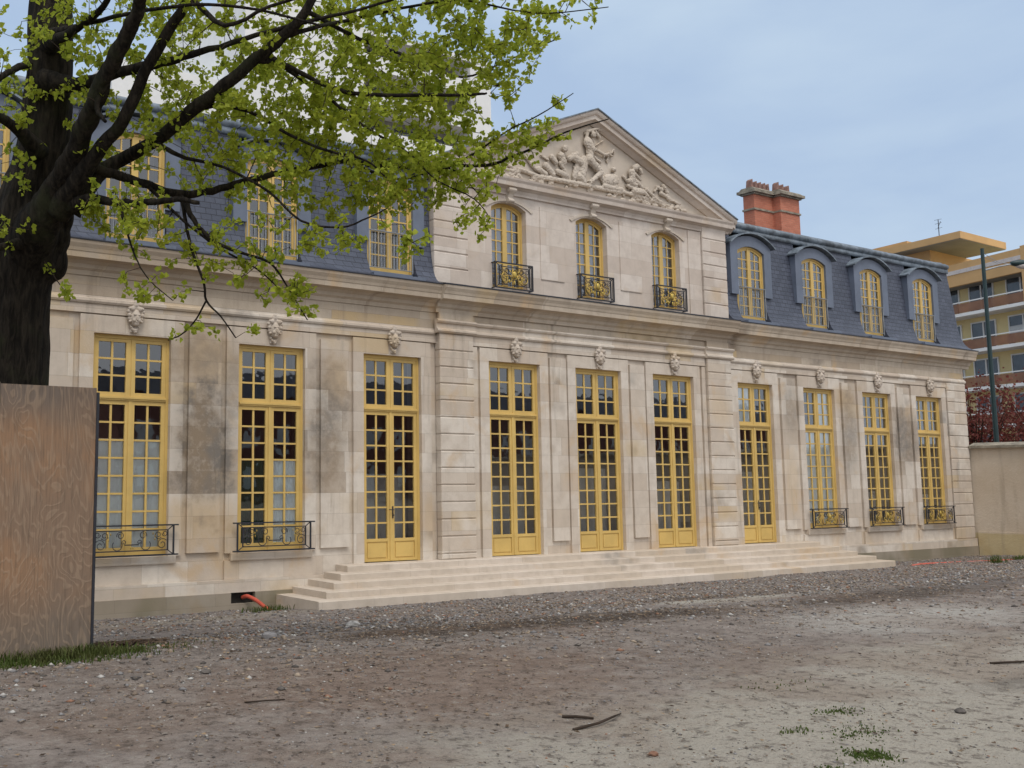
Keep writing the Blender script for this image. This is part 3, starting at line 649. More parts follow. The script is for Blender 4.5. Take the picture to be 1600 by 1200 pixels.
for s in (-1, 1):
    # low upper slope, hipped at the end of the wing
    p = [(s*4.6,0.26,8.52),(s*16.2,0.26,8.52),(s*12.6,4.5,9.86),(s*0.5,4.5,9.86),(s*16.2,DEP-0.26,8.52),(s*4.6,DEP-0.26,8.52)]
    ur.add(p, [(0,1,2,3),(1,4,2),(2,4,5,3)])
    ur.add([(s*4.6,0.26,8.30),(s*16.2,0.26,8.30),(s*16.2,0.26,8.52),(s*4.6,0.26,8.52),(s*16.2,DEP-0.26,8.30),(s*16.2,DEP-0.26,8.52)], [(0,1,2,3),(1,4,5,2)])
ur.add([(0,0.12,10.43),(5.1,0.12,8.42),(5.1,6.5,8.42),(0,6.5,10.43),(-5.1,0.12,8.42),(-5.1,6.5,8.42)], [(0,1,2,3),(0,3,5,4),(2,5,3)])
ur.build('upper_roof', M['slate'], mansion)
for s in (-1, 1):
    ro = MB()
    ro.tube([(s*4.9,0.16,8.43),(s*16.28,0.16,8.43),(s*16.34,0.24,8.43),(s*16.34,DEP-0.3,8.43)], 0.085, 12)
    a, b_ = sorted((s*4.9, s*16.3)); ro.box(a, b_, 0.13, 0.25, 8.22, 8.345); ro.box(a, b_, 0.18, 0.30, 8.505, 8.54)
    ro.tube([(s*12.6,4.5,9.88),(s*4.5,4.5,9.88)], 0.07, 8); ro.tube([(s*16.25,0.3,8.54),(s*12.6,4.5,9.88)], 0.06, 8)
    ro.build('roof_roll', M['lead'], mansion, smooth=True)

# ---- dormers
def dormer(cx):
    f = MB(); wd = 1.13; hw = 0.86; y0 = -0.03
    zs, rise = 7.69, 0.15
    inner = arc(cx, wd, zs, rise, 12); outer = arc(cx, 2*hw, 7.86, 0.27, 12)
    for k in range(12):
        f.prism_y([inner[k], inner[k+1], outer[k+1], outer[k]], y0, 0.14)
    for s in (-1, 1):
        f.prism_y(sorted([(cx+s*wd/2, 6.5), (cx+s*hw, 6.5)])+sorted([(cx+s*hw, 7.86), (cx+s*wd/2, 7.69)], key=lambda q: -q[0]), y0, 0.14)
        a, b_ = sorted((cx+s*(hw-0.03), cx+s*hw)); f.prism_x([(0.141,6.5),(0.141,7.86),(0.42,7.86),(0.30,6.5)], a, b_)
        a, b_ = sorted((cx+s*(wd/2), cx+s*0.62)); f.box(a, b_, 0.035, 0.14, 5.80, 6.499)
    f.box(cx-0.66, cx+0.66, -0.34, 0.16, 5.712, 5.775)
    f.box(cx-wd/2, cx+wd/2, 0.0, 0.14, 5.776, 5.88)
    o = f.build('dormer', M['zinc'], mansion)
    c = MB(); a0 = arc(cx, 2*hw+0.18, 7.88, 0.33, 14); a1 = arc(cx, 2*hw+0.17, 7.845, 0.327, 14)
    for k in range(14): c.prism_y([a1[k], a1[k+1], a0[k+1], a0[k]], -0.14, 0.42)
    c.build('dormer_hood', M['lead'], o)
    wdw = upper_window(cx, wd, 5.88, zs, rise, 0.06, 7, 'dormer_window', mansion)
    r = MB(); r.tube([(cx-wd/2,-0.02,6.72),(cx+wd/2,-0.02,6.72)], 0.016, 6)
    for k in range(1, 14): r.tube([(cx-wd/2+wd*k/14,-0.02,5.95),(cx-wd/2+wd*k/14,-0.02,6.71)], 0.006, 4)
    r.tube([(cx-wd/2,-0.02,5.95),(cx+wd/2,-0.02,5.95)], 0.010, 6)
    for s in (-1, 1): r.tube([(cx+s*(wd/2-0.01),-0.02,5.90),(cx+s*(wd/2-0.01),-0.02,6.73)], 0.012, 6)
    r.build('guard_rail', M['grey_metal'], wdw)
for d in DX: dormer(d)

# ---- chimney
ch = MB(); ch.box(11.12, 12.12, 3.40, 3.80, 9.2, 10.86); ch.box(12.10, 13.12, 3.12, 3.62, 9.2, 10.86)
cho = ch.build('chimney', M['brick'], mansion)
cc = MB()
for x0, x1, y0, y1 in ((11.12,12.115,3.40,3.80),(12.12,13.12,3.12,3.62)):
    cc.box(x0-0.035, x1+0.035, y0-0.035, y1+0.03, 10.34, 10.40)
    cc.box(x0-0.06, x1+0.06, y0-0.06, y1+0.06, 10.861, 10.91); cc.box(x0-0.14, x1+0.14, y0-0.14, y1+0.14, 10.912, 11.0)
    cc.prism_x([(y0-0.12,11.001),(y1+0.12,11.001),(y1,11.09),(y0,11.09)], x0-0.08, x1+0.08)
cc.build('chimney_cap', M['cap'], cho)
fla = MB(); fla.box(11.07, 12.09, 3.35, 3.85, 9.3, 9.66); fla.box(12.06, 13.17, 3.07, 3.67, 9.3, 9.60); fla.build('chimney_flashing', M['lead'], cho)
for k, (x, y) in enumerate([(11.2,3.6),(11.42,3.6),(11.64,3.6),(11.86,3.6),(12.05,3.6),(12.25,3.37),(12.5,3.37),(12.8,3.37)]):
    p = MB(); h_ = 0.27+0.04*(k in (0, 5))
    p.prism_y([(x-0.075,11.05),(x+0.085,11.05),(x+0.05,11.1+h_),(x-0.03,11.1+h_*0.8)], y-0.09, y+0.09)
    p.build('chimney_pot', M['pot'], cho)

# ---- balcony railings
def spiral(cx, cz, r0, r1, a0, turns, n=22):
    return [(cx+(r0+(r1-r0)*k/n)*math.cos(a0+turns*2*math.pi*k/n), cz+(r0+(r1-r0)*k/n)*math.sin(a0+turns*2*math.pi*k/n)) for k in range(n+1)]
def railing(cx, w_, z0, z1, y, depth, gilt, ext, parent):
    r = MB(); gs = {-1: MB(), 0: MB(), 1: MB()}; hw = w_/2; t = 0.013
    T = lambda pts, rr=0.008, yy=y: r.tube([(x, yy, z) for x, z in pts], rr, 5)
    for z in (z0, z1): r.box(cx-hw-ext, cx+hw+ext, y-0.02, y+0.02, z-0.012, z+0.012)
    i0, i1 = z0+0.08, z1-0.085; ih = hw-0.11
    for s in (-1, 1):
        r.box(cx+s*hw-0.013, cx+s*hw+0.013, y-0.013, y+0.013, z0, z1); r.box(cx+s*ih-0.01, cx+s*ih+0.01, y-0.01, y+0.01, i0, i1)
        T([(cx+s*hw, z0), (cx+s*ih, i0)], 0.009); T([(cx+s*hw, z1), (cx+s*ih, i1)], 0.009)
        if depth > 0:
            for z in (z0, z1): r.box(cx+s*hw-0.012, cx+s*hw+0.012, y, y+depth, z-0.010, z+0.010)
            for k in (0.33, 0.66): r.box(cx+s*hw-0.006, cx+s*hw+0.006, y+depth*k-0.006, y+depth*k+0.006, z0, z1)
    for z in (i0, i1): r.box(cx-ih, cx+ih, y-0.010, y+0.010, z-0.009, z+0.009)
    h_ = i1-i0; zc = (i0+i1)/2
    for s in (-1, 1):
        g = gs[s]
        S = lambda pts, rr=0.0075: T([(cx+s*(x), z) for x, z in pts], rr)
        S(spiral(ih-h_*0.30, i0+h_*0.30, h_*0.29, 0.025, -math.pi/2+2.2, 1.35))
        S(spiral(ih-h_*0.16, i1-h_*0.17, h_*0.155, 0.02, math.pi, 1.2))
        S(spiral(ih-h_*0.52, i1-h_*0.24, h_*0.20, 0.025, -0.6, -1.3))
        S(spiral(0.20+h_*0.18, i0+h_*0.29, h_*0.27, h_*0.24, math.pi*0.85, 0.68))
        S(spiral(0.20+h_*0.02, i1-h_*0.24, h_*0.20, 0.03, -0.3, 1.3))
        S(spiral(0.14, i0+h_*0.42, h_*0.13, 0.015, -0.9, 1.2))
        if gilt:
            g.tube([(cx+s*x, y-0.014, z) for x, z in spiral(ih-h_*0.42, i0+h_*0.36, h_*0.33, 0.04, 1.6, -1.1)], 0.009, 5)
            g.tube([(cx+s*x, y-0.014, z) for x, z in spiral(0.17, i0+h_*0.30, h_*0.20, 0.05, 1.9, 0.9)], 0.009, 5)
            for x, z, q in ((ih-h_*0.42, i0+h_*0.36, 0.022), (0.16, i0+h_*0.22, 0.028), (0.12, i1-h_*0.25, 0.02), (ih-h_*0.75, i1-h_*0.2, 0.016)): ellipsoid(g, (cx+s*x, y-0.012, z), (q, 0.012, q*1.2), 8, 5)
        else:
            for x, z in ((0.02, i0+0.05), (ih-h_*0.70, i1-0.1), (ih-h_*0.82, i1-0.06), (ih-h_*0.72, i0+h_*0.55)): ellipsoid(g, (cx+s*x, y-0.012, z), (0.011, 0.008, 0.022), 6, 4)
    r.box(cx-0.13, cx+0.13, y-0.009, y+0.009, i0+h_*0.30-0.01, i0+h_*0.30+0.008)
    g = gs[0]
    if gilt:
        ellipsoid(g, (cx, y-0.02, zc+0.04), (h_*0.15, 0.02, h_*0.20), 12, 8); g.tube([(cx+h_*0.22*math.cos(k*math.pi/8), y-0.02, zc+0.04+h_*0.28*math.sin(k*math.pi/8)) for k in range(17)], 0.009, 5)
        ellipsoid(g, (cx, y-0.012, i0+0.06), (0.022, 0.012, 0.055), 8, 5)
    o = r.build('balcony_railing', M['iron'], parent); 
    for g in gs.values():
        if g.v: g.build('gilding', M['gold'], o, smooth=True)
    return o
for i in (0, 1, 2, 8, 9, 10): railing(XW[i], 1.56, 0.335, 0.845, -0.115, 0.0, i >= 8, 0.09, mansion)
for c in UX: railing(c+0.01, 1.10, 5.835, 6.40, -0.13, 0.13, True, 0.0, mansion)

# ---- steps
for k in range(5):
    zt = -0.118*(k); y = -0.36-0.30*k; xl = -7.28-0.35*k; xr = 7.85+0.35*k
    s = MB(); c = 0.012; zb = zt-0.122-(0.45 if k == 4 else 0.0)
    yb = 0.05 if k == 0 else -0.066
    s.prism_x([(yb, zb), (yb, zt), (y+c, zt), (y, zt-c), (y, zb)], xl, xr)
    s.build('step', M['step'], mansion)
# ================================================================== GROUND
def gz(x, y):
    """level yard near the photographer falling gently towards the foot of the house"""
    y = np.asarray(y, float); t = np.clip((y+9.5)/8.0, 0, 1); s = t*t*(3-2*t)
    z = -0.62*s - 0.09*np.clip((y+1.5)/1.5, 0, 1)
    x = np.asarray(x, float)
    left = np.clip((-9.0-x)/5.0, 0, 1)*np.exp(-((y+7.0)/3.0)**2)*0.06
    return z+left
def axis(lo, hi, a, b, fine, grow=1.16):
    v = list(np.arange(a, b+1e-6, fine)); s = fine
    q = a
    while q > lo: s *= grow; q -= s; v.insert(0, q)
    s = fine; q = b
    while q < hi: s *= grow; q += s; v.append(q)
    return np.array(v)
xs = axis(-700, 900, -22, 18, 0.16); ys = axis(-700, 900, -17, 0.4, 0.16)
X, Y = np.meshgrid(xs, ys)
Z = gz(X, Y)
near = (np.abs(X+2) < 22) & (np.abs(Y+8) < 10)
for j, i in zip(*np.nonzero(near)):
    p = Vector((X[j,i]*0.55, Y[j,i]*0.55, 0)); Z[j,i] += 0.030*mnoise.noise(p)+0.016*mnoise.noise(p*4.1)+0.008*mnoise.noise(p*11)
def hgt(x, y):
    p = Vector((x*0.55, y*0.55, 0)); return float(gz(x, y))+0.030*mnoise.noise(p)+0.016*mnoise.noise(p*4.1)+0.008*mnoise.noise(p*11)
ny, nx = X.shape
me = bpy.data.meshes.new('ground'); vv = np.stack([X.ravel(), Y.ravel(), Z.ravel()], 1)
idx = np.arange(ny*nx).reshape(ny, nx); ff = np.stack([idx[:-1,:-1].ravel(), idx[:-1,1:].ravel(), idx[1:,1:].ravel(), idx[1:,:-1].ravel()], 1)
me.from_pydata(vv.tolist(), [], ff.tolist()); me.update()
for p in me.polygons: p.use_smooth = True
ground = bpy.data.objects.new('ground', me); COL.objects.link(ground); tag(ground, kind='structure', label='bare gravelly yard with sandy patches and leaf litter')
def ground_mat():
    m, t, b, o = newmat('yard_dirt'); g = G(t); P, x, y, z = g.pos()
    n1 = g.noise(P, 0.55, 5, 0.6, 0.4); n2 = g.noise(P, 2.2, 6, 0.65); n3 = g.noise(P, 11, 6, 0.75); n4 = g.noise(P, 45, 4, 0.7)
    dirt = g.mix(g.mapr(n2, 0.3, 0.7), (0.19, 0.155, 0.132, 1), (0.30, 0.255, 0.22, 1))
    gravel = g.mix(g.mapr(n3, 0.35, 0.65), (0.12, 0.105, 0.10, 1), (0.32, 0.29, 0.275, 1))
    # the coarse gravel lies in a belt along the foot of the steps, the trodden sand nearer the photographer
    belt = g.mapr(g.math('ADD', y, g.math('MULTIPLY', g.math('SUBTRACT', n1, 0.5), 5.0)), -9.6, -6.0)
    col = g.mix(belt, dirt, g.mix(0.6, dirt, gravel))
    def patch(cx, cy, rx, ry, c, k, col, soft=0.6):
        dx = g.math('DIVIDE', g.math('SUBTRACT', x, cx), rx); dy = g.math('DIVIDE', g.math('SUBTRACT', y, cy), ry)
        r = g.math('SQRT', g.math('ADD', g.math('MULTIPLY', dx, dx), g.math('MULTIPLY', dy, dy)))
        r = g.math('ADD', r, g.math('MULTIPLY', g.math('SUBTRACT', n2, 0.5), 1.5)); r = g.math('ADD', r, g.math('MULTIPLY', g.math('SUBTRACT', n3, 0.5), 0.8))
        return g.mix(g.mapr(r, 1-soft, 1+soft*0.4, k, 0.0), col, C4(c))
    sand = (0.40, 0.36, 0.295)
    col = patch(-12.8, -13.4, 3.2, 2.0, sand, 0.85, col); col = patch(-9.8, -13.2, 3.2, 2.0, sand, 0.75, col)
    col = patch(-5.6, -10.2, 2.3, 1.1, (0.42, 0.39, 0.345), 0.9, col); col = patch(-8.0, -12.0, 2.6, 1.0, sand, 0.7, col)
    col = patch(-4.7, -6.9, 1.7, 0.7, (0.43, 0.40, 0.34), 0.95, col); col = patch(-1.2, -6.8, 2.2, 0.4, sand, 0.5, col)
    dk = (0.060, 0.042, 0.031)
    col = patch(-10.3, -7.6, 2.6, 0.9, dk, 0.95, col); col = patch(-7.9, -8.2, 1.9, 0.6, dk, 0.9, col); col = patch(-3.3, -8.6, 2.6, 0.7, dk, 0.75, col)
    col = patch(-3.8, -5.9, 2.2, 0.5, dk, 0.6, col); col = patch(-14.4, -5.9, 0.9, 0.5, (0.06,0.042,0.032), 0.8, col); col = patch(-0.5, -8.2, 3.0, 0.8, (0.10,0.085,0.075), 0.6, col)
    col = patch(-8.6, -12.9, 1.2, 0.22, (0.13,0.11,0.09), 0.6, col)
    col = patch(-13.8, -4.2, 1.1, 0.35, (0.36,0.235,0.11), 0.8, col); col = patch(-11.0, -1.4, 3.0, 0.5, (0.30,0.27,0.22), 0.7, col)
    red = g.mapr(n1, 0.48, 0.62, 0, 0.4); col = g.mix(red, col, (0.20, 0.135, 0.095, 1)); col = patch(-13.0, -10.2, 2.4, 1.5, (0.215, 0.145, 0.105), 0.6, col)
    mid = g.noise(g.comb(g.math('MULTIPLY', x, 1.0), g.math('MULTIPLY', y, 1.0), 0.0), 6.5, 7, 0.78)
    col = g.mix(g.mapr(mid, 0.51, 0.62, 0, 0.7), col, (0.095, 0.075, 0.06, 1)); col = g.mix(g.mapr(mid, 0.47, 0.36, 0, 0.5), col, (0.36, 0.33, 0.28, 1))
    sp = g.mapr(n4, 0.56, 0.70, 0, 0.65); col = g.mix(sp, col, (0.09, 0.075, 0.06, 1)); sp2 = g.mapr(g.noise(P, 60, 3, 0.6), 0.66, 0.76, 0, 0.6); col = g.mix(sp2, col, (0.5, 0.47, 0.42, 1))
    g.link(col, b.inputs['Base Color']); b.inputs['Roughness'].default_value = 0.95; b.inputs['Specular IOR Level'].default_value = 0.15
    g.bump(g.math('ADD', g.math('MULTIPLY', n3, 1.0), g.math('MULTIPLY', n4, 0.5)), 0.9, 0.05, b); return m
me.materials.append(ground_mat())

def stones_obj(name, n, sampler, smin, smax, mats, flat=0.55, label=None, hfun=None):
    base = np.array([(1,0,0),(-1,0,0),(0,1,0),(0,-1,0),(0,0,1),(0,0,-1),(0.6,0.6,0.6),(-0.6,0.6,-0.4)], float)[:6]
    tri = np.array([(0,2,4),(2,1,4),(1,3,4),(3,0,4),(2,0,5),(1,2,5),(3,1,5),(0,3,5)])
    V = np.zeros((n, 6, 3)); ang = rng.uniform(0, 6.28, n); s = smin*(smax/smin)**(rng.random(n)**2.2)
    for k in range(n):
        x, y = sampler(); b_ = base*s[k]*rng.uniform(0.6, 1.25, (6, 3)); b_[:,2] *= flat
        c, q = math.cos(ang[k]), math.sin(ang[k]); V[k,:,0] = b_[:,0]*c-b_[:,1]*q+x; V[k,:,1] = b_[:,0]*q+b_[:,1]*c+y; V[k,:,2] = b_[:,2]+hgt(x, y)+s[k]*flat*0.25
    F = (tri[None]+(np.arange(n)*6)[:,None,None]).reshape(-1, 3)
    me = bpy.data.meshes.new(name); me.vertices.add(n*6); me.vertices.foreach_set('co', V.reshape(-1)); me.loops.add(len(F)*3); me.polygons.add(len(F))
    me.loops.foreach_set('vertex_index', F.reshape(-1).astype(np.int32)); me.polygons.foreach_set('loop_start', np.arange(0, len(F)*3, 3, dtype=np.int32)); me.polygons.foreach_set('loop_total', np.full(len(F), 3, np.int32))
    for mt in mats: me.materials.append(mt)
    mi = np.repeat(rng.choice(len(mats), n, p=(0.27, 0.11, 0.2, 0.17, 0.05, 0.2)), 8).astype(np.int32); me.polygons.foreach_set('material_index', mi); me.update(); me.validate()
    o = bpy.data.objects.new(name, me); COL.objects.link(o); tag(o, label=label, kind='stuff', cat='gravel'); return o
def flat_mat(n, c): return paint_mat(n, c, 0.92, 0.25, 9, bump=0, spec=0.15)
GM = [flat_mat('gravel_grey', (0.20,0.19,0.185)), flat_mat('gravel_pale', (0.38,0.36,0.33)), flat_mat('gravel_tan', (0.27,0.215,0.16)), flat_mat('gravel_dark', (0.10,0.088,0.078)), flat_mat('gravel_rust', (0.24,0.13,0.085)), flat_mat('gravel_brown', (0.16,0.125,0.095))]
def belt_sampler():
    while True:
        x = rng.uniform(-17, 16); y = rng.uniform(-10.6, -0.15)
        if -9.0 < x < 9.6 and y > -1.6: continue
        if x < -14.8 and -7.3 < y < -4.7: continue
        if rng.random() < 0.82 and any(((x-cx)/rx)**2+((y-cy)/ry)**2+0.8*mnoise.noise(Vector((x*1.5, y*1.5, 2))) < 1 for cx, cy, rx, ry in ((-10.3,-7.6,2.6,0.9),(-4.7,-6.9,1.7,0.7),(-4.7,-6.9,1.7,0.7),(-7.9,-8.2,1.9,0.6),(-3.3,-8.6,2.6,0.7),(-3.8,-5.9,2.2,0.5),(-13.6,-5,1.2,0.6),(-5.4,-7.4,1.5,0.5),(-12.6,-3.6,1.6,0.5))): continue
        dens = min(1, max(0.1, (y+10.8)/4.0))*(0.55+0.45*min(1, max(0, mnoise.noise(Vector((x*0.45, y*0.9, 7)))*3+0.6)))
        if rng.random() < dens: return x, y
def near_sampler():
    while True:
        y = rng.uniform(-15.5, -7); x = rng.uniform(-18, -1)
        d = math.hypot(x+18.6, y+17.4)
        if d < 4.2: continue
        if rng.random() < 0.85 and mnoise.noise(Vector((x*0.8, y*0.8, 4)))+0.6*mnoise.noise(Vector((x*3, y*3, 1))) > -0.05: continue
        return x, y
stones_obj('gravel', 60000, belt_sampler, 0.006, 0.045, GM, 0.5, 'coarse loose gravel lying along the foot of the steps')
stones_obj('grit', 36000, near_sampler, 0.0025, 0.015, GM, 0.55, 'fine scattered grit on the trodden sandy yard')

# flat dead leaves and bark chips
def flakes(name, n, sampler, smin, smax, cols, label, cat, lift=0.004):
    mb = MB()
    for k in range(n):
        x, y = sampler(); s = rng.uniform(smin, smax); a = rng.uniform(0, 6.28); z = hgt(x, y)+lift+rng.uniform(0, 0.012)
        c, q = math.cos(a), math.sin(a); tl = rng.uniform(-0.5, 0.5, 4)*s
        pts = [(-s, 0), (0, s*0.55), (s*1.1, 0), (0, -s*0.5)]
        mb.add([(x+u*c-v*q, y+u*q+v*c, z+abs(tl[i])) for i, (u, v) in enumerate(pts)], [(0,1,2,3)])
    o = mb.build(name, cols[0], None)
    for c in cols[1:]: o.data.materials.append(c)
    for i, p in enumerate(o.data.polygons): p.material_index = i % len(cols)
    tag(o, label=label, cat=cat, kind='stuff'); return o
LC = [flat_mat('dead_leaf_dark', (0.05,0.034,0.024)), flat_mat('dead_leaf_brown', (0.105,0.07,0.045)), flat_mat('dead_leaf_grey', (0.19,0.165,0.14)), flat_mat('dead_leaf_tan', (0.24,0.17,0.105))]
def clus(cs):
    def f():
        cx, cy, rx, ry = cs[rng.integers(len(cs))]
        while True:
            x, y = cx+rng.normal()*rx, cy+rng.normal()*ry
            if (-9.1 < x < 9.7 and y > -1.62) or y > -0.1 or (x < -14.8 and -7.3 < y < -4.7): continue
            return x, y
    return f
flakes('leaf_litter', 14000, clus([(-10.6,-7.4,1.6,0.6),(-7.9,-8.2,1.5,0.5),(-3.3,-8.6,2.0,0.6),(-4,-5.9,2.2,0.5),(-9,-5,4,1.6),(0,-5,5,2),(-14.2,-6.2,0.5,0.5),(-12.5,-8.3,1.5,1.2),(-14.8,-10.5,1.5,1.5),(-12,-11,2,2),(-9,-11,3,2),(-5,-9,4,2)]), 0.006, 0.026, LC, 'dead leaves and bark chips strewn over the yard', 'leaf litter')
flakes('leaf_heap', 900, clus([(-14.35,-6.35,0.28,0.22)]), 0.02, 0.045, LC[:2], 'small heap of dark dead leaves at the plywood corner', 'leaf litter', 0.02)

# grass tufts
def grass(name, spots, label):
    mb = MB()
    for cx, cy, rx, ry, n, h0 in spots:
        for k in range(n):
            x = cx+rng.normal()*rx; y = cy+rng.normal()*ry
            if x < -14.9 and -7.28 < y < -4.8: y = -7.3-abs(rng.normal())*ry*0.5
            z = hgt(x, y); h_ = h0*rng.uniform(0.4, 1.2); a = rng.uniform(0, 6.28); lx, ly = math.cos(a)*h_*0.5, math.sin(a)*h_*0.5; w_ = rng.uniform(0.003, 0.008)
            px, py = -math.sin(a)*w_, math.cos(a)*w_
            mb.add([(x-px,y-py,z-0.01),(x+px,y+py,z-0.01),(x+lx*0.4+px*0.8,y+ly*0.4+py*0.8,z+h_*0.65),(x+lx*0.4-px*0.8,y+ly*0.4-py*0.8,z+h_*0.65),(x+lx,y+ly,z+h_)], [(0,1,2,3),(3,2,4)])
    o = mb.build(name, M['grass']); tag(o, label=label, kind='stuff', cat='grass'); return o
grass('grass', [(-16.2,-7.5,0.8,0.10,1500,0.07),(-15.2,-7.4,0.3,0.07,900,0.12),(-14.7,-7.25,0.25,0.12,700,0.045),(-15.5,-7.7,0.5,0.10,700,0.035),(-14.2,-7.0,0.3,0.2,200,0.03)], 'strip of short green grass along the foot of the plywood board')
grass('weeds', [(-12.42,-13.62,0.09,0.06,420,0.016),(-12.9,-13.66,0.05,0.03,120,0.012),(-11.9,-13.25,0.14,0.09,220,0.013),(-11.4,-12.8,0.1,0.07,130,0.014),(-12.2,-13.0,0.08,0.04,50,0.02),(-10.9,-12.0,0.2,0.1,40,0.02)], 'small sparse weeds in the sand at the lower right')
grass('wall_weeds', [(-9.3,-0.85,0.22,0.10,260,0.10),(12.7,-2.4,0.15,0.1,150,0.22),(14.4,-2.2,0.2,0.1,160,0.12),(15.5,-2.6,0.3,0.1,160,0.12)], 'weeds at the foot of the mansion beside the steps')

def stick(label, pts, r, mat='twig'):
    mb = MB(); mb.tube([(x, y, hgt(x, y)+r*0.8+dz) for x, y, dz in pts], [r, r*0.95, r*0.75, r*0.4][:len(pts)], 7); o = mb.build('stick', M[mat]); tag(o, label, 'stick', 'sticks lying on the yard')
stick('longest dead stick lying on the pale sand in the foreground', [(-13.33,-12.13,0),(-13.12,-12.16,0.015),(-12.90,-12.10,0.02),(-12.73,-12.00,0.0)], 0.010)
stick('short broken stick just above the longest stick on the sand', [(-13.12,-11.82,0),(-13.07,-11.9,0.01),(-12.98,-11.98,0)], 0.011)
stick('stick at the bottom edge of the sand, left of the weeds', [(-14.62,-13.72,0),(-14.53,-13.76,0),(-14.42,-13.77,0)], 0.010)
stick('thin dark stick at the far right of the yard', [(-8.35,-12.35,0),(-8.0,-12.5,0.01),(-7.7,-12.6,0)], 0.010)
stick('small stick lying on dirt right of the plywood board', [(-14.85,-10.35,0),(-14.7,-10.42,0.01),(-14.55,-10.42,0)], 0.006)
def rock(label, x, y, s, m_):
    mb = MB(); rr_ = random.Random(int(x*100)); vs = []
    ellipsoid(mb, (0,0,0), (s, s*0.8, s*0.5), 9, 6); mb.v = [(a*(1+rr_.uniform(-.15,.15))+x, b_*(1+rr_.uniform(-.15,.15))+y, c*(1+rr_.uniform(-.15,.15))+hgt(x,y)+s*0.25) for a, b_, c in mb.v]
    o = mb.build('stone', m_); tag(o, label, 'stone', 'larger stones on the yard')
rock('pale flat stone lying in the gravel before the left steps', -10.55, -5.4, 0.10, GM[1]); rock('reddish stone left of the sticks on the sand', -13.45, -12.9, 0.035, GM[4])
rock('grey stone at the lower right corner of the yard', -10.65, -13.25, 0.045, GM[3]); rock('flat grey stone on the gravel right of the board', -12.8, -7.1, 0.10, GM[0]); rock('small dark lump on the dirt below the flat grey stone', -14.6, -9.2, 0.05, GM[3])

# orange conduits
def conduit(label, pts, r):
    mb = MB(); P_ = [Vector(p) for p in pts]; q = []
    for i in range(len(P_)-1):
        for k in range(6): q.append(P_[i].lerp(P_[i+1], k/6))
    q.append(P_[-1])
    for _ in range(3): q = [q[0]]+[(q[i-1]+q[i]*2+q[i+1])/4 for i in range(1, len(q)-1)]+[q[-1]]
    mb.tube(q, [r*(1.0+0.07*(i%2)) for i in range(len(q))], 8); o = mb.build('conduit', M['conduit'], smooth=True); tag(o, label, 'pipe', 'orange red plastic conduits')
conduit('short orange conduit curving out of the basement vent', [(-9.35,0.0,-0.50),(-9.32,-0.14,-0.46),(-9.25,-0.35,-0.52),(-9.2,-0.6,-0.63),(-9.17,-0.8,-0.68)], 0.035)
conduit('long orange conduit lying from the step end towards the garden wall', [(9.7,-1.75,-0.62),(10.6,-1.5,-0.63),(12.0,-1.55,-0.65),(13.4,-1.9,-0.64),(14.6,-2.1,-0.63),(16.0,-2.6,-0.6),(16.4,-3.2,-0.6)], 0.035)

# ================================================================== HOARDING
hd = thing('plywood_hoarding', 'weathered plywood hoarding boxed around the tree trunk at the left', 'hoarding', loc=(0,0,0))
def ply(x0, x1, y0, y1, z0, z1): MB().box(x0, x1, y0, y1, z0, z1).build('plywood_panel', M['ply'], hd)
ply(-17.3, -15.86, -7.27, -7.25, -0.12, 2.56); ply(-15.855, -14.90, -7.27, -7.25, -0.12, 2.545)
ply(-14.90, -14.88, -7.25, -4.8, -0.25, 2.50); ply(-17.3, -17.28, -7.249, -4.8, -0.25, 2.53); ply(-17.3, -14.88, -4.799, -4.78, -0.35, 2.53)
pb = MB()
for x, y in ((-14.94,-7.22),(-17.25,-7.22),(-14.94,-4.85),(-17.25,-4.85),(-15.9,-7.22)): pb.box(x-0.03, x+0.03, y-0.025, y+0.03, -0.3, 2.45)
pb.box(-17.22, -14.97, -7.245, -7.20, 2.30, 2.38); pb.build('batten', M['twig'], hd)
MB().box(-14.899, -14.872, -7.282, -7.262, -0.12, 2.50).build('edge_strip', M['iron'], hd)

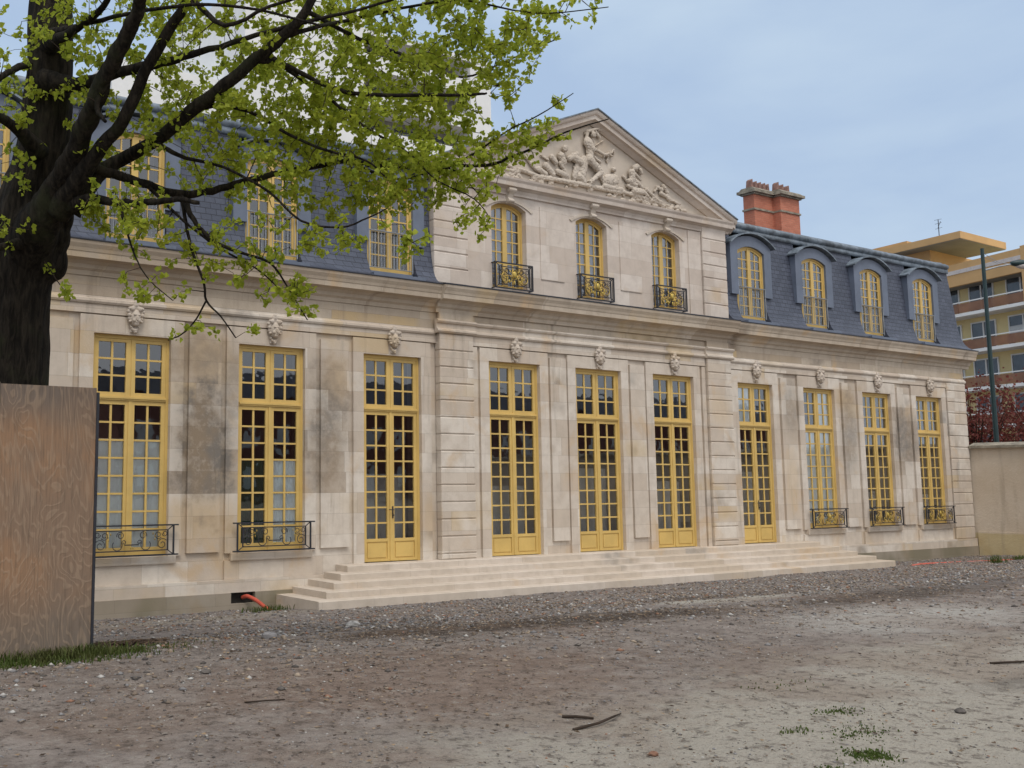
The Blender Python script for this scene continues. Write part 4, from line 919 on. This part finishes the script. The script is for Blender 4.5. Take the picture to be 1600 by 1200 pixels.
# ================================================================== TREE
LIMBS=[[[-15.287,-5.659,-0.149,0.518],[-15.361,-5.817,1.291,0.484],[-15.416,-5.958,2.526,0.463],[-15.444,-6.107,3.692,0.442],[-15.371,-6.251,4.378,0.428],[-15.281,-6.395,4.995,0.318],[-15.255,-6.51,5.681,0.29],[-15.275,-6.595,6.367,0.256],[-15.31,-6.578,7.239,0.216],[-15.438,-6.524,8.265,0.19],[-15.534,-6.444,9.799,0.143]],[[-15.411,-6.419,4.06,0.339],[-15.352,-6.855,4.356,0.264],[-15.321,-7.147,4.596,0.169],[-15.28,-7.576,4.92,0.132],[-15.24,-8.141,5.365,0.115],[-15.201,-8.435,5.585,0.101],[-15.16,-8.737,5.851,0.087],[-15.177,-9.0,6.103,0.077],[-15.205,-9.286,6.561,0.056]],[[-15.274,-7.025,4.364,0.196],[-15.215,-7.327,4.555,0.141],[-15.114,-7.667,4.826,0.095],[-14.992,-8.017,5.071,0.08],[-14.875,-8.27,5.493,0.073],[-14.748,-8.52,5.846,0.067],[-14.63,-8.754,6.131,0.06],[-14.529,-8.985,6.469,0.048]],[[-15.191,-7.077,4.363,0.196],[-14.964,-7.271,4.721,0.111],[-14.718,-7.336,4.926,0.092],[-14.564,-7.801,5.001,0.084],[-14.382,-8.303,5.216,0.084],[-14.221,-8.667,5.383,0.077],[-14.024,-8.94,5.592,0.073],[-13.88,-9.173,5.755,0.066],[-13.752,-9.401,5.949,0.056],[-13.663,-9.505,6.291,0.042]],[[-15.222,-7.066,4.428,0.131],[-15.111,-7.3,4.737,0.071],[-14.827,-7.36,4.74,0.056],[-14.477,-7.449,4.65,0.05],[-14.134,-7.537,4.585,0.047],[-13.828,-7.62,4.652,0.044],[-13.504,-7.723,4.78,0.041],[-13.116,-7.865,4.896,0.034],[-12.871,-8.028,4.95,0.031],[-12.462,-8.181,5.047,0.028],[-11.961,-8.372,5.008,0.024],[-11.429,-8.596,5.064,0.021],[-11.007,-8.747,5.094,0.02],[-10.706,-8.836,5.222,0.018],[-10.484,-8.993,5.336,0.014],[-10.138,-9.119,5.531,0.011],[-9.676,-9.317,5.708,0.007]],[[-15.199,-7.196,4.403,0.11],[-15.105,-7.494,4.401,0.054],[-14.932,-7.828,4.311,0.044],[-14.707,-8.087,4.297,0.037],[-14.54,-8.311,4.296,0.031],[-14.399,-8.51,4.233,0.021]],[[-15.35,-6.707,5.812,0.17],[-15.126,-7.074,5.724,0.08],[-14.918,-7.445,5.741,0.062],[-14.721,-7.809,5.748,0.055],[-14.574,-8.137,5.732,0.047],[-14.407,-8.481,5.733,0.037],[-14.138,-8.894,5.773,0.027],[-13.786,-9.365,5.849,0.021],[-13.449,-9.82,5.878,0.015],[-13.123,-10.159,5.977,0.012]],[[-15.347,-6.766,6.217,0.136],[-15.357,-7.222,6.118,0.059],[-15.301,-7.73,6.09,0.041],[-15.252,-8.123,6.131,0.034],[-15.233,-8.395,6.281,0.027]],[[-15.38,-6.755,6.284,0.102],[-15.29,-7.507,6.15,0.029],[-15.076,-8.337,6.015,0.021],[-14.731,-9.017,5.92,0.017],[-14.374,-9.575,5.747,0.014],[-14.041,-10.104,5.478,0.011]],[[-14.173,-7.623,4.532,0.03],[-14.199,-7.799,4.209,0.019],[-14.198,-7.986,3.845,0.016],[-14.139,-8.104,3.573,0.014],[-14.105,-8.098,3.385,0.013],[-14.018,-8.248,3.214,0.009],[-13.883,-8.304,3.009,0.007]],[[-14.105,-8.098,3.385,0.011],[-14.184,-8.022,3.198,0.009],[-14.282,-7.941,3.06,0.008],[-14.401,-7.857,2.998,0.006]],[[-14.185,-7.728,4.479,0.039],[-14.178,-7.933,4.216,0.029],[-14.057,-8.098,4.002,0.022],[-13.88,-8.309,3.867,0.017],[-13.655,-8.552,3.74,0.014],[-13.481,-8.626,3.492,0.009],[-13.354,-8.779,3.167,0.006]],[[-14.564,-7.801,5.001,0.032],[-14.519,-8.047,4.856,0.028],[-14.282,-7.955,4.835,0.022],[-14.039,-8.326,4.687,0.016],[-13.746,-8.707,4.395,0.014],[-13.518,-8.927,4.094,0.012],[-13.257,-9.198,4.009,0.011],[-13.088,-9.433,4.075,0.009],[-12.942,-9.538,4.164,0.006]],[[-14.024,-8.94,5.592,0.042],[-13.768,-8.981,5.583,0.028],[-13.448,-9.047,5.468,0.025],[-13.127,-9.121,5.394,0.023],[-12.751,-9.239,5.399,0.022],[-12.264,-9.432,5.435,0.019],[-11.851,-9.58,5.477,0.016],[-11.77,-9.633,5.49,0.01]],[[-13.977,-8.98,5.665,0.036],[-13.615,-8.842,5.599,0.022],[-13.029,-8.497,5.6,0.02],[-12.846,-8.699,5.368,0.016],[-12.668,-8.897,5.141,0.013],[-12.383,-9.159,4.884,0.01],[-12.15,-9.27,4.629,0.008],[-11.812,-9.456,4.437,0.007],[-11.664,-9.522,4.246,0.005]],[[-14.382,-8.303,5.216,0.031],[-14.121,-8.474,5.259,0.022],[-13.712,-8.376,5.268,0.019],[-13.477,-8.612,5.044,0.018],[-13.196,-8.881,4.855,0.016],[-12.926,-9.153,4.731,0.012],[-12.815,-9.316,4.547,0.009]],[[-13.88,-9.173,5.755,0.03],[-13.531,-9.295,5.905,0.021],[-12.688,-8.708,6.41,0.02],[-12.419,-9.233,6.396,0.016],[-12.108,-9.664,6.37,0.013],[-11.804,-10.068,6.186,0.009],[-11.555,-10.333,6.111,0.007],[-11.162,-10.702,6.128,0.005]],[[-12.462,-8.181,5.047,0.021],[-12.362,-8.458,4.88,0.017],[-12.129,-8.709,4.77,0.013],[-11.8,-9.048,4.861,0.01],[-11.53,-9.182,4.609,0.007]],[[-11.429,-8.596,5.064,0.018],[-11.263,-8.833,5.159,0.014],[-11.05,-9.116,5.368,0.01],[-10.838,-9.389,5.505,0.008],[-10.535,-9.614,5.743,0.005]],[[-14.477,-7.449,4.65,0.026],[-14.317,-7.743,4.337,0.016],[-14.055,-8.094,3.971,0.013],[-13.709,-8.393,3.698,0.009],[-13.482,-8.505,3.479,0.006]],[[-14.932,-7.828,4.311,0.022],[-14.906,-8.03,3.943,0.012],[-14.851,-8.146,3.68,0.009],[-14.737,-8.193,3.499,0.006],[-14.546,-8.287,3.319,0.005]],[[-15.418,-6.787,5.01,0.133],[-15.771,-7.065,5.175,0.058],[-16.202,-7.272,5.195,0.043],[-16.691,-7.331,5.269,0.03]],[[-15.562,-6.829,5.937,0.047],[-15.858,-7.083,5.685,0.035],[-16.21,-7.284,5.318,0.028]],[[-15.472,-6.621,4.083,0.1],[-15.694,-6.709,4.007,0.046],[-16.014,-6.725,3.867,0.032]],[[-15.24,-8.141,5.365,0.042],[-15.276,-8.084,5.124,0.027],[-15.226,-8.213,4.97,0.018]],[[-14.63,-8.754,6.131,0.036],[-14.56,-9.325,5.65,0.023],[-14.327,-9.721,5.73,0.017],[-13.97,-10.195,5.803,0.014]],[[-13.752,-9.401,5.949,0.027],[-12.675,-8.687,6.199,0.023],[-11.393,-7.878,6.554,0.019],[-10.808,-8.102,6.368,0.015],[-10.305,-8.332,6.595,0.011],[-9.805,-8.685,6.86,0.008]]]
BLOBS=[[-15.637,-7.385,5.994,0.57,0.57,1.5,60],[-15.715,-6.867,5.209,0.39,0.79,1.3,40],[-14.991,-7.792,5.993,0.7,0.51,1.6,70],[-14.871,-7.17,5.274,0.53,0.4,1.2,36],[-13.972,-7.869,6.2,0.8,0.53,1.8,130],[-14.099,-7.695,5.538,0.73,0.4,1.5,75],[-13.034,-8.253,6.417,0.88,0.41,1.8,150],[-12.115,-8.832,6.416,0.88,0.41,1.5,140],[-11.573,-9.626,6.244,0.72,0.33,1.2,75],[-11.239,-10.194,6.242,0.45,0.17,0.8,16],[-13.148,-8.313,5.67,0.73,0.4,1.5,110],[-12.25,-8.547,5.847,0.75,0.38,1.3,110],[-11.552,-8.77,5.99,0.56,0.42,1.1,80],[-13.342,-8.12,5.173,0.8,0.3,1.3,90],[-12.611,-8.585,5.206,0.8,0.33,1.2,120],[-11.817,-8.867,5.337,0.54,0.34,1.0,60],[-14.065,-7.64,5.009,0.6,0.27,1.2,40],[-13.574,-8.133,4.622,0.72,0.29,1.0,36],[-12.799,-8.622,4.621,0.72,0.26,1.0,55],[-12.079,-8.865,4.808,0.6,0.27,1.0,70],[-11.623,-9.142,4.742,0.4,0.27,0.8,34],[-10.906,-8.954,5.259,0.42,0.21,0.4,34],[-10.493,-9.129,5.501,0.28,0.21,0.3,16],[-11.795,-9.43,4.182,0.26,0.13,0.3,9],[-14.205,-7.996,3.104,0.25,0.08,0.2,4],[-13.418,-8.765,3.351,0.19,0.19,0.2,7],[-13.876,-8.316,3.059,0.25,0.06,0.2,3],[-10.548,-9.487,5.745,0.14,0.1,0.2,3],[-12.235,-8.738,4.61,0.53,0.2,0.6,20],[-14.621,-7.978,3.989,0.44,0.28,0.7,18],[-13.828,-8.345,3.886,0.63,0.32,0.7,34],[-13.639,-8.527,3.492,0.44,0.19,0.5,14],[-14.668,-8.111,3.457,0.31,0.15,0.5,10],[-13.2,-9.221,3.919,0.55,0.24,0.5,16],[-12.628,-9.565,3.798,0.21,0.15,0.4,7],[-14.829,-7.102,4.612,0.4,0.47,1,26],[-14.775,-7.686,4.287,0.45,0.32,0.8,26],[-15.233,-7.172,3.548,0.13,0.16,0.3,3],[-11.019,-9.002,6.097,0.35,0.35,0.6,30],[-11.073,-9.47,6.28,0.27,0.27,0.6,16],[-15.657,-6.774,4.299,0.26,0.52,0.8,10],[-16.59,-6.748,5.742,0.76,1.27,2,60],[-14.956,-7.976,7.13,1.65,0.64,2.5,160],[-12.794,-9.321,7.002,1.65,0.51,2,120],[-14.313,-8.04,8.914,2.0,1.0,3,120]]
tree = thing('tree', 'large dark trunked tree in spring leaf behind the plywood hoarding', 'tree', loc=(-15.3,-5.7,0)); tree.location = (0,0,0)
def smooth_path(p, sub=4):
    P_ = [Vector(q[:3]) for q in p]; Rr = [q[3] for q in p]; out = []; ro_ = []
    for i in range(len(P_)-1):
        p0 = P_[max(i-1,0)]; p1 = P_[i]; p2 = P_[i+1]; p3 = P_[min(i+2,len(P_)-1)]
        for k in range(sub):
            t = k/sub; out.append(0.5*((2*p1)+(p2-p0)*t+(2*p0-5*p1+4*p2-p3)*t*t+(3*p1-p0-3*p2+p3)*t**3)); ro_.append(Rr[i]*(1-t)+Rr[i+1]*t)
    out.append(P_[-1]); ro_.append(Rr[-1]); return out, ro_
tk = MB(); lb = MB(); nodes = []; nrad = []
rt = random.Random(5)
for i, l in enumerate(LIMBS):
    p, r = smooth_path(l, 5 if i == 0 else 4); kf = (0.92 if i == 0 else 0.78 if i < 4 else 0.9); r = [q*kf for q in r]
    if i: 
        for k in range(1, len(p)): p[k] = p[k]+Vector((rt.uniform(-1,1), rt.uniform(-1,1), rt.uniform(-1,1)))*min(0.010, r[k]*0.3)
    (tk if i < 2 else lb).tube(p, r, 20 if i < 2 else 10)
    for a, b_ in zip(p, r):
        if i: nodes.append(a); nrad.append(b_)
burl = MB()
for q, s in (((-15.22,-6.42,4.02),(0.20,0.20,0.28)),((-15.12,-6.45,4.22),(0.17,0.18,0.24)),((-15.08,-6.48,4.45),(0.16,0.17,0.2)),((-15.5,-6.35,3.85),(0.24,0.2,0.34)),((-15.05,-6.38,3.95),(0.10,0.13,0.2))): ellipsoid(burl, q, s, 14, 10)
tk.v += []; base_n = len(tk.v); tk.add(burl.v, burl.f)
# buttressed foot
tk.tube([(-15.29,-5.66,-0.6),(-15.29,-5.66,-0.1),(-15.30,-5.68,0.5)], [0.85,0.62,0.49], 18)
to = remeshed(tk, 'trunk', M['bark'], tree, 0.035, 2)
displace(to, lambda c: 0.022*mnoise.noise(Vector((c.x*7, c.y*7, c.z*1.3)))+0.014*mnoise.noise(Vector((c.x*17, c.y*17, c.z*3))))
lb.build('limb', M['bark'], tree, smooth=True)
# twigs grow from the nearest limb towards each leaf cluster
nodes = np.array([tuple(q) for q in nodes]); nrad = np.array(nrad)
att = []
for x, y, z, rx, rz, rd, n in BLOBS:
    for k in range(int(n*(1.2 if z < 5.6 else 1.12))):
        while True:
            u = rng.uniform(-1, 1, 3)
            if (u*u).sum() < 1: break
        att.append((x+0.846*u[0]*rx+0.533*u[1]*rd, y-0.533*u[0]*rx+0.846*u[1]*rd, z+u[2]*rz))
att = np.array(att); d0 = np.array([np.sqrt(((nodes-a)**2).sum(1)).min() for a in att]); order = np.argsort(d0)
tw = MB(); tips = []; NP = [nodes]; 
cap_n = 60000; NA = np.zeros((cap_n, 3)); NR = np.zeros(cap_n); m_ = len(nodes); NA[:m_] = nodes; NR[:m_] = nrad
for oi in order:
    a = att[oi]; d = NA[:m_]-a; dist = np.sqrt((d*d).sum(1))
    cost = dist + 0.25*np.clip(NA[:m_,2]-a[2]-0.3, 0, 9)*0.3
    j = int(np.argmin(cost)); L_ = dist[j]
    if L_ > 3.2: continue
    r0 = min(NR[j]*0.7, 0.005+0.008*L_); r0 = max(r0, 0.0045); n = max(2, int(L_/0.11)); s0 = NA[j]
    bend = rng.normal(0, 0.12, 3)*L_; bend[2] += rng.uniform(-0.05, 0.22)*L_
    pts = [Vector(s0)]; rad = [r0]
    for k in range(1, n+1):
        t = k/n; q = s0+(a-s0)*t+bend*math.sin(math.pi*t)*0.7+rng.normal(0, 0.010, 3)*(k < n); pts.append(Vector(q)); rad.append(r0*(1-0.65*t))
        if m_ < cap_n: NA[m_] = q; NR[m_] = rad[-1]; m_ += 1
    tw.tube(pts, rad, 4, False); tips.append((pts[-1], (pts[-1]-pts[-2]).normalized()))
    if n >= 4 and rng.random() < 0.8:
        k = int(rng.integers(n//2, n)); tips.append((pts[k], (Vector(rng.normal(0,1,3))).normalized()))
tw.build('twig', M['twig'], tree)
def foliage(name, tips, mat, parent, lmin, lmax, per, spread, seed=1):
    r_ = np.random.default_rng(seed); V = []; nl = 0
    for p, d in tips:
        k = int(r_.integers(per[0], per[1]+1)); p = np.array(p); d = np.array(d)
        for i in range(k):
            u = r_.normal(0, 1, 3); u /= np.linalg.norm(u)+1e-9; dirn = u*1.0+d*0.45+np.array([0,0,-0.25]); dirn /= np.linalg.norm(dirn)
            base = p+dirn*r_.uniform(0.0, spread)-d*r_.uniform(0, 0.10); s = r_.uniform(lmin, lmax)
            side = np.cross(dirn, r_.normal(0, 1, 3)); side /= np.linalg.norm(side)+1e-9; nn = np.cross(dirn, side)
            fold = nn*s*r_.uniform(-0.25, 0.35)
            tip = base+dirn*s+nn*s*r_.uniform(-0.3, 0.3)
            V.append([base, base+dirn*s*0.35+side*s*0.56+fold, base+dirn*s*0.68+side*s*0.34+fold*0.5, tip, base+dirn*s*0.68-side*s*0.34+fold*0.5, base+dirn*s*0.35-side*s*0.56+fold, base+dirn*s*0.5]); nl += 1
    V = np.array(V, dtype=np.float32); tri = np.array([(0,1,6),(1,2,6),(2,3,6),(3,4,6),(4,5,6),(5,0,6)])
    F = (tri[None]+(np.arange(nl)*7)[:,None,None]).reshape(-1, 3)
    me = bpy.data.meshes.new(name); me.vertices.add(nl*7); me.vertices.foreach_set('co', V.reshape(-1)); me.loops.add(len(F)*3); me.polygons.add(len(F))
    me.loops.foreach_set('vertex_index', F.reshape(-1).astype(np.int32)); me.polygons.foreach_set('loop_start', np.arange(0, len(F)*3, 3, dtype=np.int32)); me.polygons.foreach_set('loop_total', np.full(len(F), 3, np.int32))
    me.materials.append(mat); me.update(); o = bpy.data.objects.new(name, me); COL.objects.link(o); o.parent = parent; print(name, nl, 'leaves'); return o
foliage('foliage', tips, M['leaf'], tree, 0.034, 0.064, (9, 16), 0.05)

# ================================================================== GARDEN WALL, LAMP
gw = thing('garden_wall', 'ochre rendered garden wall with stone coping at the right end of the mansion', 'wall')
w_ = MB(); w_.box(16.57, 16.95, -26, 0.35, -1.0, 2.62); w_.box(16.535, 16.57, -26, -0.1, -1.0, 0.04); w_.build('wall_body', M['render'], gw)
w_ = MB(); w_.prism_y([(16.44,2.62),(17.08,2.62),(17.08,2.68),(16.76,2.80),(16.44,2.70)], -26, -0.045); w_.build('coping', M['cap'], gw)
cvr = MB(); cvr.box(13.9, 15.6, -2.05, -1.55, -0.70, -0.655); o = cvr.build('manhole_cover', M['dark']); tag(o, 'dark flat cover lying on the ground before the garden wall', 'cover')

lp = thing('street_lamp', 'dark green street lamp with one outstretched arm behind the garden wall', 'street lamp', loc=(0,0,0))
q = MB(); q.tube([(22.35,1.9,-0.7),(22.35,1.9,0.5),(22.35,1.9,2.8),(22.35,1.9,10.1)], [0.12,0.10,0.085,0.062], 12); q.build('pole', M['metal_green'], lp)
q = MB(); A = Vector((22.35,1.9,9.28)); B_ = Vector((23.25,1.35,9.52)); q.tube([A, A.lerp(B_, .5)+Vector((0,0,.02)), B_], [0.035,0.03,0.028], 8); q.tube([(22.35,1.9,9.95), (22.8,1.62,9.6), (23.2,1.4,9.52)], 0.010, 5); q.tube([(22.35,1.9,9.8), (22.8,1.62,9.55)], 0.008, 5); q.build('lamp_arm', M['grey_metal'], lp)
q = MB(); rot = Matrix.Rotation(math.atan2(-0.55, 0.9), 3, 'Z'); ellipsoid(q, (23.55,1.17,9.55), (0.42,0.17,0.13), 16, 10, rot); q.build('lamp_head', M['metal_green'], lp, smooth=True)
q = MB(); ellipsoid(q, (23.62,1.12,9.47), (0.30,0.15,0.13), 16, 10, rot); q.build('lens', M['lens'], lp, smooth=True)

# ================================================================== APARTMENT BLOCK
M['ap_orange'] = paint_mat('orange_render', (0.54, 0.34, 0.155), 0.9, 0.07, 0.4, bump=0, dirtk=0.1)
M['ap_yellow'] = paint_mat('pale_yellow_render', (0.68, 0.56, 0.29), 0.9, 0.07, 0.4, bump=0, dirtk=0.1)
M['ap_white'] = paint_mat('white_painted_concrete', (0.72, 0.72, 0.70), 0.8, 0.05, 0.6, bump=0, dirtk=0.15)
M['ap_grey'] = paint_mat('grey_soffit', (0.24, 0.23, 0.20), 0.9, 0.1, 0.5, bump=0)
M['ap_rail'] = paint_mat('smoked_balustrade_glass', (0.34, 0.19, 0.12), 0.3, 0.15, 1.0, bump=0)
_t = M['ap_rail'].node_tree; _b = [n for n in _t.nodes if n.type == 'BSDF_PRINCIPLED'][0]; _o = [n for n in _t.nodes if n.type == 'OUTPUT_MATERIAL'][0]
_x = _t.nodes.new('ShaderNodeMixShader'); _x.inputs[0].default_value = 0.5; _r = _t.nodes.new('ShaderNodeBsdfTransparent'); _r.inputs[0].default_value = (0.8, 0.6, 0.45, 1)
_t.links.new(_b.outputs[0], _x.inputs[1]); _t.links.new(_r.outputs[0], _x.inputs[2]); _t.links.new(_x.outputs[0], _o.inputs['Surface'])
M['ap_glass'] = paint_mat('dark_apartment_glass', (0.05, 0.06, 0.07), 0.08, 0.4, 0.8, bump=0, spec=0.8)
M['ap_curtain'] = paint_mat('pale_curtain', (0.55, 0.57, 0.57), 0.9, 0.1, 2, bump=0)
ap = thing('apartment_block', 'orange and yellow apartment block with balconies beyond the garden wall', 'apartment block')
AO = Vector((63.0, 18.5, 0)); AU = Vector((math.sin(R(20)), math.cos(R(20)), 0)); AV = Vector((math.cos(R(20)), -math.sin(R(20)), 0))
def abox(mb, u0, u1, v0, v1, z0, z1):
    c = [AO+AU*u+AV*v for u, v in ((u0,v0),(u1,v0),(u1,v1),(u0,v1))]
    return mb.add([(p.x,p.y,z0) for p in c]+[(p.x,p.y,z1) for p in c], [(0,3,2,1),(4,5,6,7),(0,1,5,4),(1,2,6,5),(2,3,7,6),(3,0,4,7)])
b1 = MB(); abox(b1, 0.0, 22, 1.55, 14, -1, 16.9); abox(b1, 0.0, 0.02, 1.5, 1.56, -1, 16); b1.build('wall', M['ap_yellow'], ap)
b1 = MB(); abox(b1, -0.55, -0.02, -0.05, 14, -1, 18.2); abox(b1, -0.02, 22, -0.02, 0.28, 16.35, 18.05); abox(b1, -6, -0.56, 0.6, 14, -1, 17.4); b1.build('parapet', M['ap_orange'], ap)
b1 = MB(); abox(b1, -0.02, 22, -0.06, -0.021, 17.25, 17.55); b1.build('roof_trim', M['lens'], ap)
b1 = MB(); abox(b1, -0.02, 22, 0.281, 1.549, 16.35, 16.6); b1.build('soffit', M['ap_grey'], ap)
for z in (13.95, 11.1, 8.25, 5.4, 2.55):
    b1 = MB(); abox(b1, -0.02, 22, -0.05, 1.549, z, z+0.24); s_ = b1.build('balcony', M['ap_white'], ap)
    b1 = MB(); abox(b1, 0.0, 22, 0.0, 0.03, z+0.28, z+0.98)
    for k in range(5): abox(b1, 0.02+2.9*k, 0.10+2.9*k, -0.02, 0.05, z+0.24, z+1.1)
    b1.build('balustrade', M['ap_rail'], s_)
    b1 = MB(); abox(b1, -0.01, 22, -0.03, 0.04, z+1.04, z+1.12); b1.build('handrail', M['ap_white'], s_)
    rb = random.Random(int(z*10))
    for k in range(3):
        u = rb.uniform(0.6, 6.5); b1 = MB(); p = AO+AU*u+AV*0.6; ellipsoid(b1, (p.x, p.y, z+0.24+0.4), (0.3, 0.3, 0.4), 8, 6); b1.build('balcony_plant', M['redleaf'] if k else M['pot'], s_)
    # doors and windows on each floor
    for (u0, u1, zz0, zz1, cur) in ((0.35, 2.9, 0.24 if z > 13 else 0.75, 2.45, 1), (4.0, 6.3, 0.24, 2.4, 0), (7.2, 9.6, 0.7, 2.4, 0), (10.5, 12.6, 0.24, 2.4, 0)):
        fr = MB()
        for a, b_ in ((u0, u0+0.1), (u1-0.1, u1), ((u0+u1)/2-0.06, (u0+u1)/2+0.06)): abox(fr, a, b_, 1.46, 1.545, z+zz0, z+zz1)
        abox(fr, u0, u1, 1.45, 1.545, z+zz1, z+zz1+0.1); abox(fr, u0, u1, 1.45, 1.545, z+zz0-0.06+0.07, z+zz0+0.09)
        wf = fr.build('window', M['ap_white'], ap); gl = MB(); abox(gl, u0+0.1, u1-0.1, 1.50, 1.54, z+zz0+0.09, z+zz1); gl.build('pane', M['ap_glass'], wf)
        if rb.random() < 0.6: cu = MB(); um = (u0+u1)/2; a, b_ = ((um+0.06, u1-0.1) if rb.random() < .5 else (u0+0.1, um-0.06)); abox(cu, a, b_, 1.485, 1.499, z+zz0+0.1, z+zz1-rb.choice((0,0,0.7))); cu.build('curtain', M['ap_curtain'], wf)
# penthouse with deep overhanging roof
PA = Vector((64.7,23.3,0)); PU = Vector((1.0,0.02,0)); PV = Vector((0.2,0.98,0))
def pbox(mb, u0, u1, v0, v1, z0, z1):
    c = [PA+PU*u+PV*v for u, v in ((u0,v0),(u1,v0),(u1,v1),(u0,v1))]
    return mb.add([(p.x,p.y,z0) for p in c]+[(p.x,p.y,z1) for p in c], [(0,3,2,1),(4,5,6,7),(0,1,5,4),(1,2,6,5),(2,3,7,6),(3,0,4,7)])
b1 = MB(); pbox(b1, 0, 7.3, 0, 18, 19.95, 20.5); pbox(b1, 0.6, 5, 5.0, 16, 20.5, 20.85); b1.build('penthouse_roof', M['ap_orange'], ap)
b1 = MB(); pbox(b1, 0.05, 7.25, 0.05, 17.9, 19.9, 19.949); b1.build('penthouse_soffit', M['ap_grey'], ap)
b1 = MB(); pbox(b1, 1.5, 12, 3.5, 17, 16.4, 19.9); b1.build('penthouse_wall', M['ap_orange'], ap)
b1 = MB(); pbox(b1, 1.44, 1.5, 6.6, 8.6, 17.4, 19.5); b1.build('penthouse_window', M['ap_glass'], ap)
b1 = MB(); ax = PA+PV*2.2+PU*0.8
b1.tube([(ax.x,ax.y,20.5),(ax.x,ax.y,22.0)], 0.03, 6)
for z, l in ((21.9,0.35),(21.6,0.28),(21.2,0.3)): b1.tube([(ax.x-l,ax.y+0.1,z),(ax.x+l,ax.y-0.1,z+0.18)], 0.018, 4)
b1.tube([(ax.x-0.1,ax.y,21.3),(ax.x+0.35,ax.y,21.9)], 0.018, 4); b1.build('tv_antenna', M['iron'], ap)

# ================================================================== WHITE TOWER BEHIND THE LEFT WING
tower = thing('apartment_tower', 'tall white modern apartment tower behind the left wing and the tree', 'apartment tower')
b1 = MB(); b1.box(14.5, 24.6, 45, 60, -1, 36.5); b1.box(24.6, 37.0, 47.0, 60, -1, 34.8); b1.box(6, 14.5, 48, 60, -1, 30); b1.build('wall', M['ap_white'], tower)
b1 = MB(); b1.box(34.9, 37.02, 45, 46.99, -1, 34.85); b1.box(24.6, 37.02, 45.0, 46.99, 34.9, 35.3); b1.build('corner_pillar', M['ap_white'], tower)
for z in (20.6, 23.5, 26.4, 29.3, 32.2):
    b1 = MB(); b1.box(24.61, 34.89, 45.0, 46.99, z, z+0.25); b1.box(24.61, 34.89, 45.0, 45.12, z+0.251, z+1.15); s_ = b1.build('balcony', M['ap_white'], tower)
    for x in (25.4, 28.8, 31.8):
        b1 = MB(); b1.box(x, x+1.9, 46.9, 46.99, z+0.35, z+2.45); wf = b1.build('window', M['ap_glass'], tower)
    b1 = MB(); b1.box(24.61, 34.89, 46.985, 46.995, z+0.26, z+2.9); b1.build('recess_wall', M['lens2'] if 'lens2' in M else M['ap_grey'], tower)

# ================================================================== BRICK ROW ACROSS THE YARD (mirrored in the panes)
M['ap_brick'] = tile_mat('dark_red_brick', (0.22, 0.07, 0.05), (0.26, 0.09, 0.06), 0.08, 0.24, (0.2, 0.12, 0.1), 0.9)
br = thing('brick_terrace', 'dark red brick terrace across the yard, seen mirrored in the window panes', 'terrace')
b1 = MB(); b1.box(12, 95, -72, -60, -1, 8.2); b1.build('wall', M['ap_brick'], br)
b1 = MB(); b1.prism_x([(-72.4,8.201),(-59.6,8.201),(-63,10.6),(-69,10.6)], 11.6, 95.4); b1.build('roof', M['slate'], br)
b1 = MB()
for k in range(26):
    for z in (0.8, 4.2): x = 13.5+k*3.1; b1.box(x, x+1.3, -59.99, -59.93, z, z+1.9)
b1.build('window', M['ap_white'], br)

# ================================================================== RED LEAVED TREES BEHIND THE GARDEN WALL
def red_tree(x, y, label, h0, spread, seed, n=420):
    r_ = random.Random(seed); t = thing('red_leaved_tree', label, 'tree', 'red leaved trees behind the garden wall')
    tb = MB(); tb.tube([(x,y,-0.7),(x+0.1,y,1.0),(x,y+0.1,2.2)], [0.17,0.14,0.12], 10)
    tb.build('trunk', M['bark'], t); tips = []; bb = MB()
    for k in range(n):
        a = r_.uniform(0, 6.28); q = r_.random()**0.6; tx, ty = x+math.cos(a)*q*spread, y+math.sin(a)*q*spread; tz = h0*(0.42+0.58*r_.random()*(1-0.35*q))
        p0 = Vector((x, y, 1.6+0.6*r_.random())); p1 = Vector((x+(tx-x)*0.5, y+(ty-y)*0.5, 1.8+(tz-1.8)*0.45)); p2 = Vector((tx, ty, tz))
        if k % 4 == 0: bb.tube([p0, p1, p2], [0.035, 0.02, 0.008], 5)
        tips += [(p1.lerp(p2, s), (p2-p1).normalized()) for s in (0.25, 0.5, 0.75, 1.0)]
    bb.build('branch', M['twig'], t); foliage('crown', tips, M['redleaf'], t, 0.07, 0.13, (2, 5), 0.22, seed)
red_tree(26.3, 4.6, 'dark red leaved tree nearest the end of the mansion', 6.3, 2.1, 3, 300)
red_tree(29.6, 3.0, 'dark red leaved tree at the right edge of the photo', 7.0, 2.5, 4, 330)
for o in list(scene.objects):
    if o.type == 'MESH' and o.parent is None and 'category' not in o and 'kind' not in o: print('UNTAGGED', o.name)
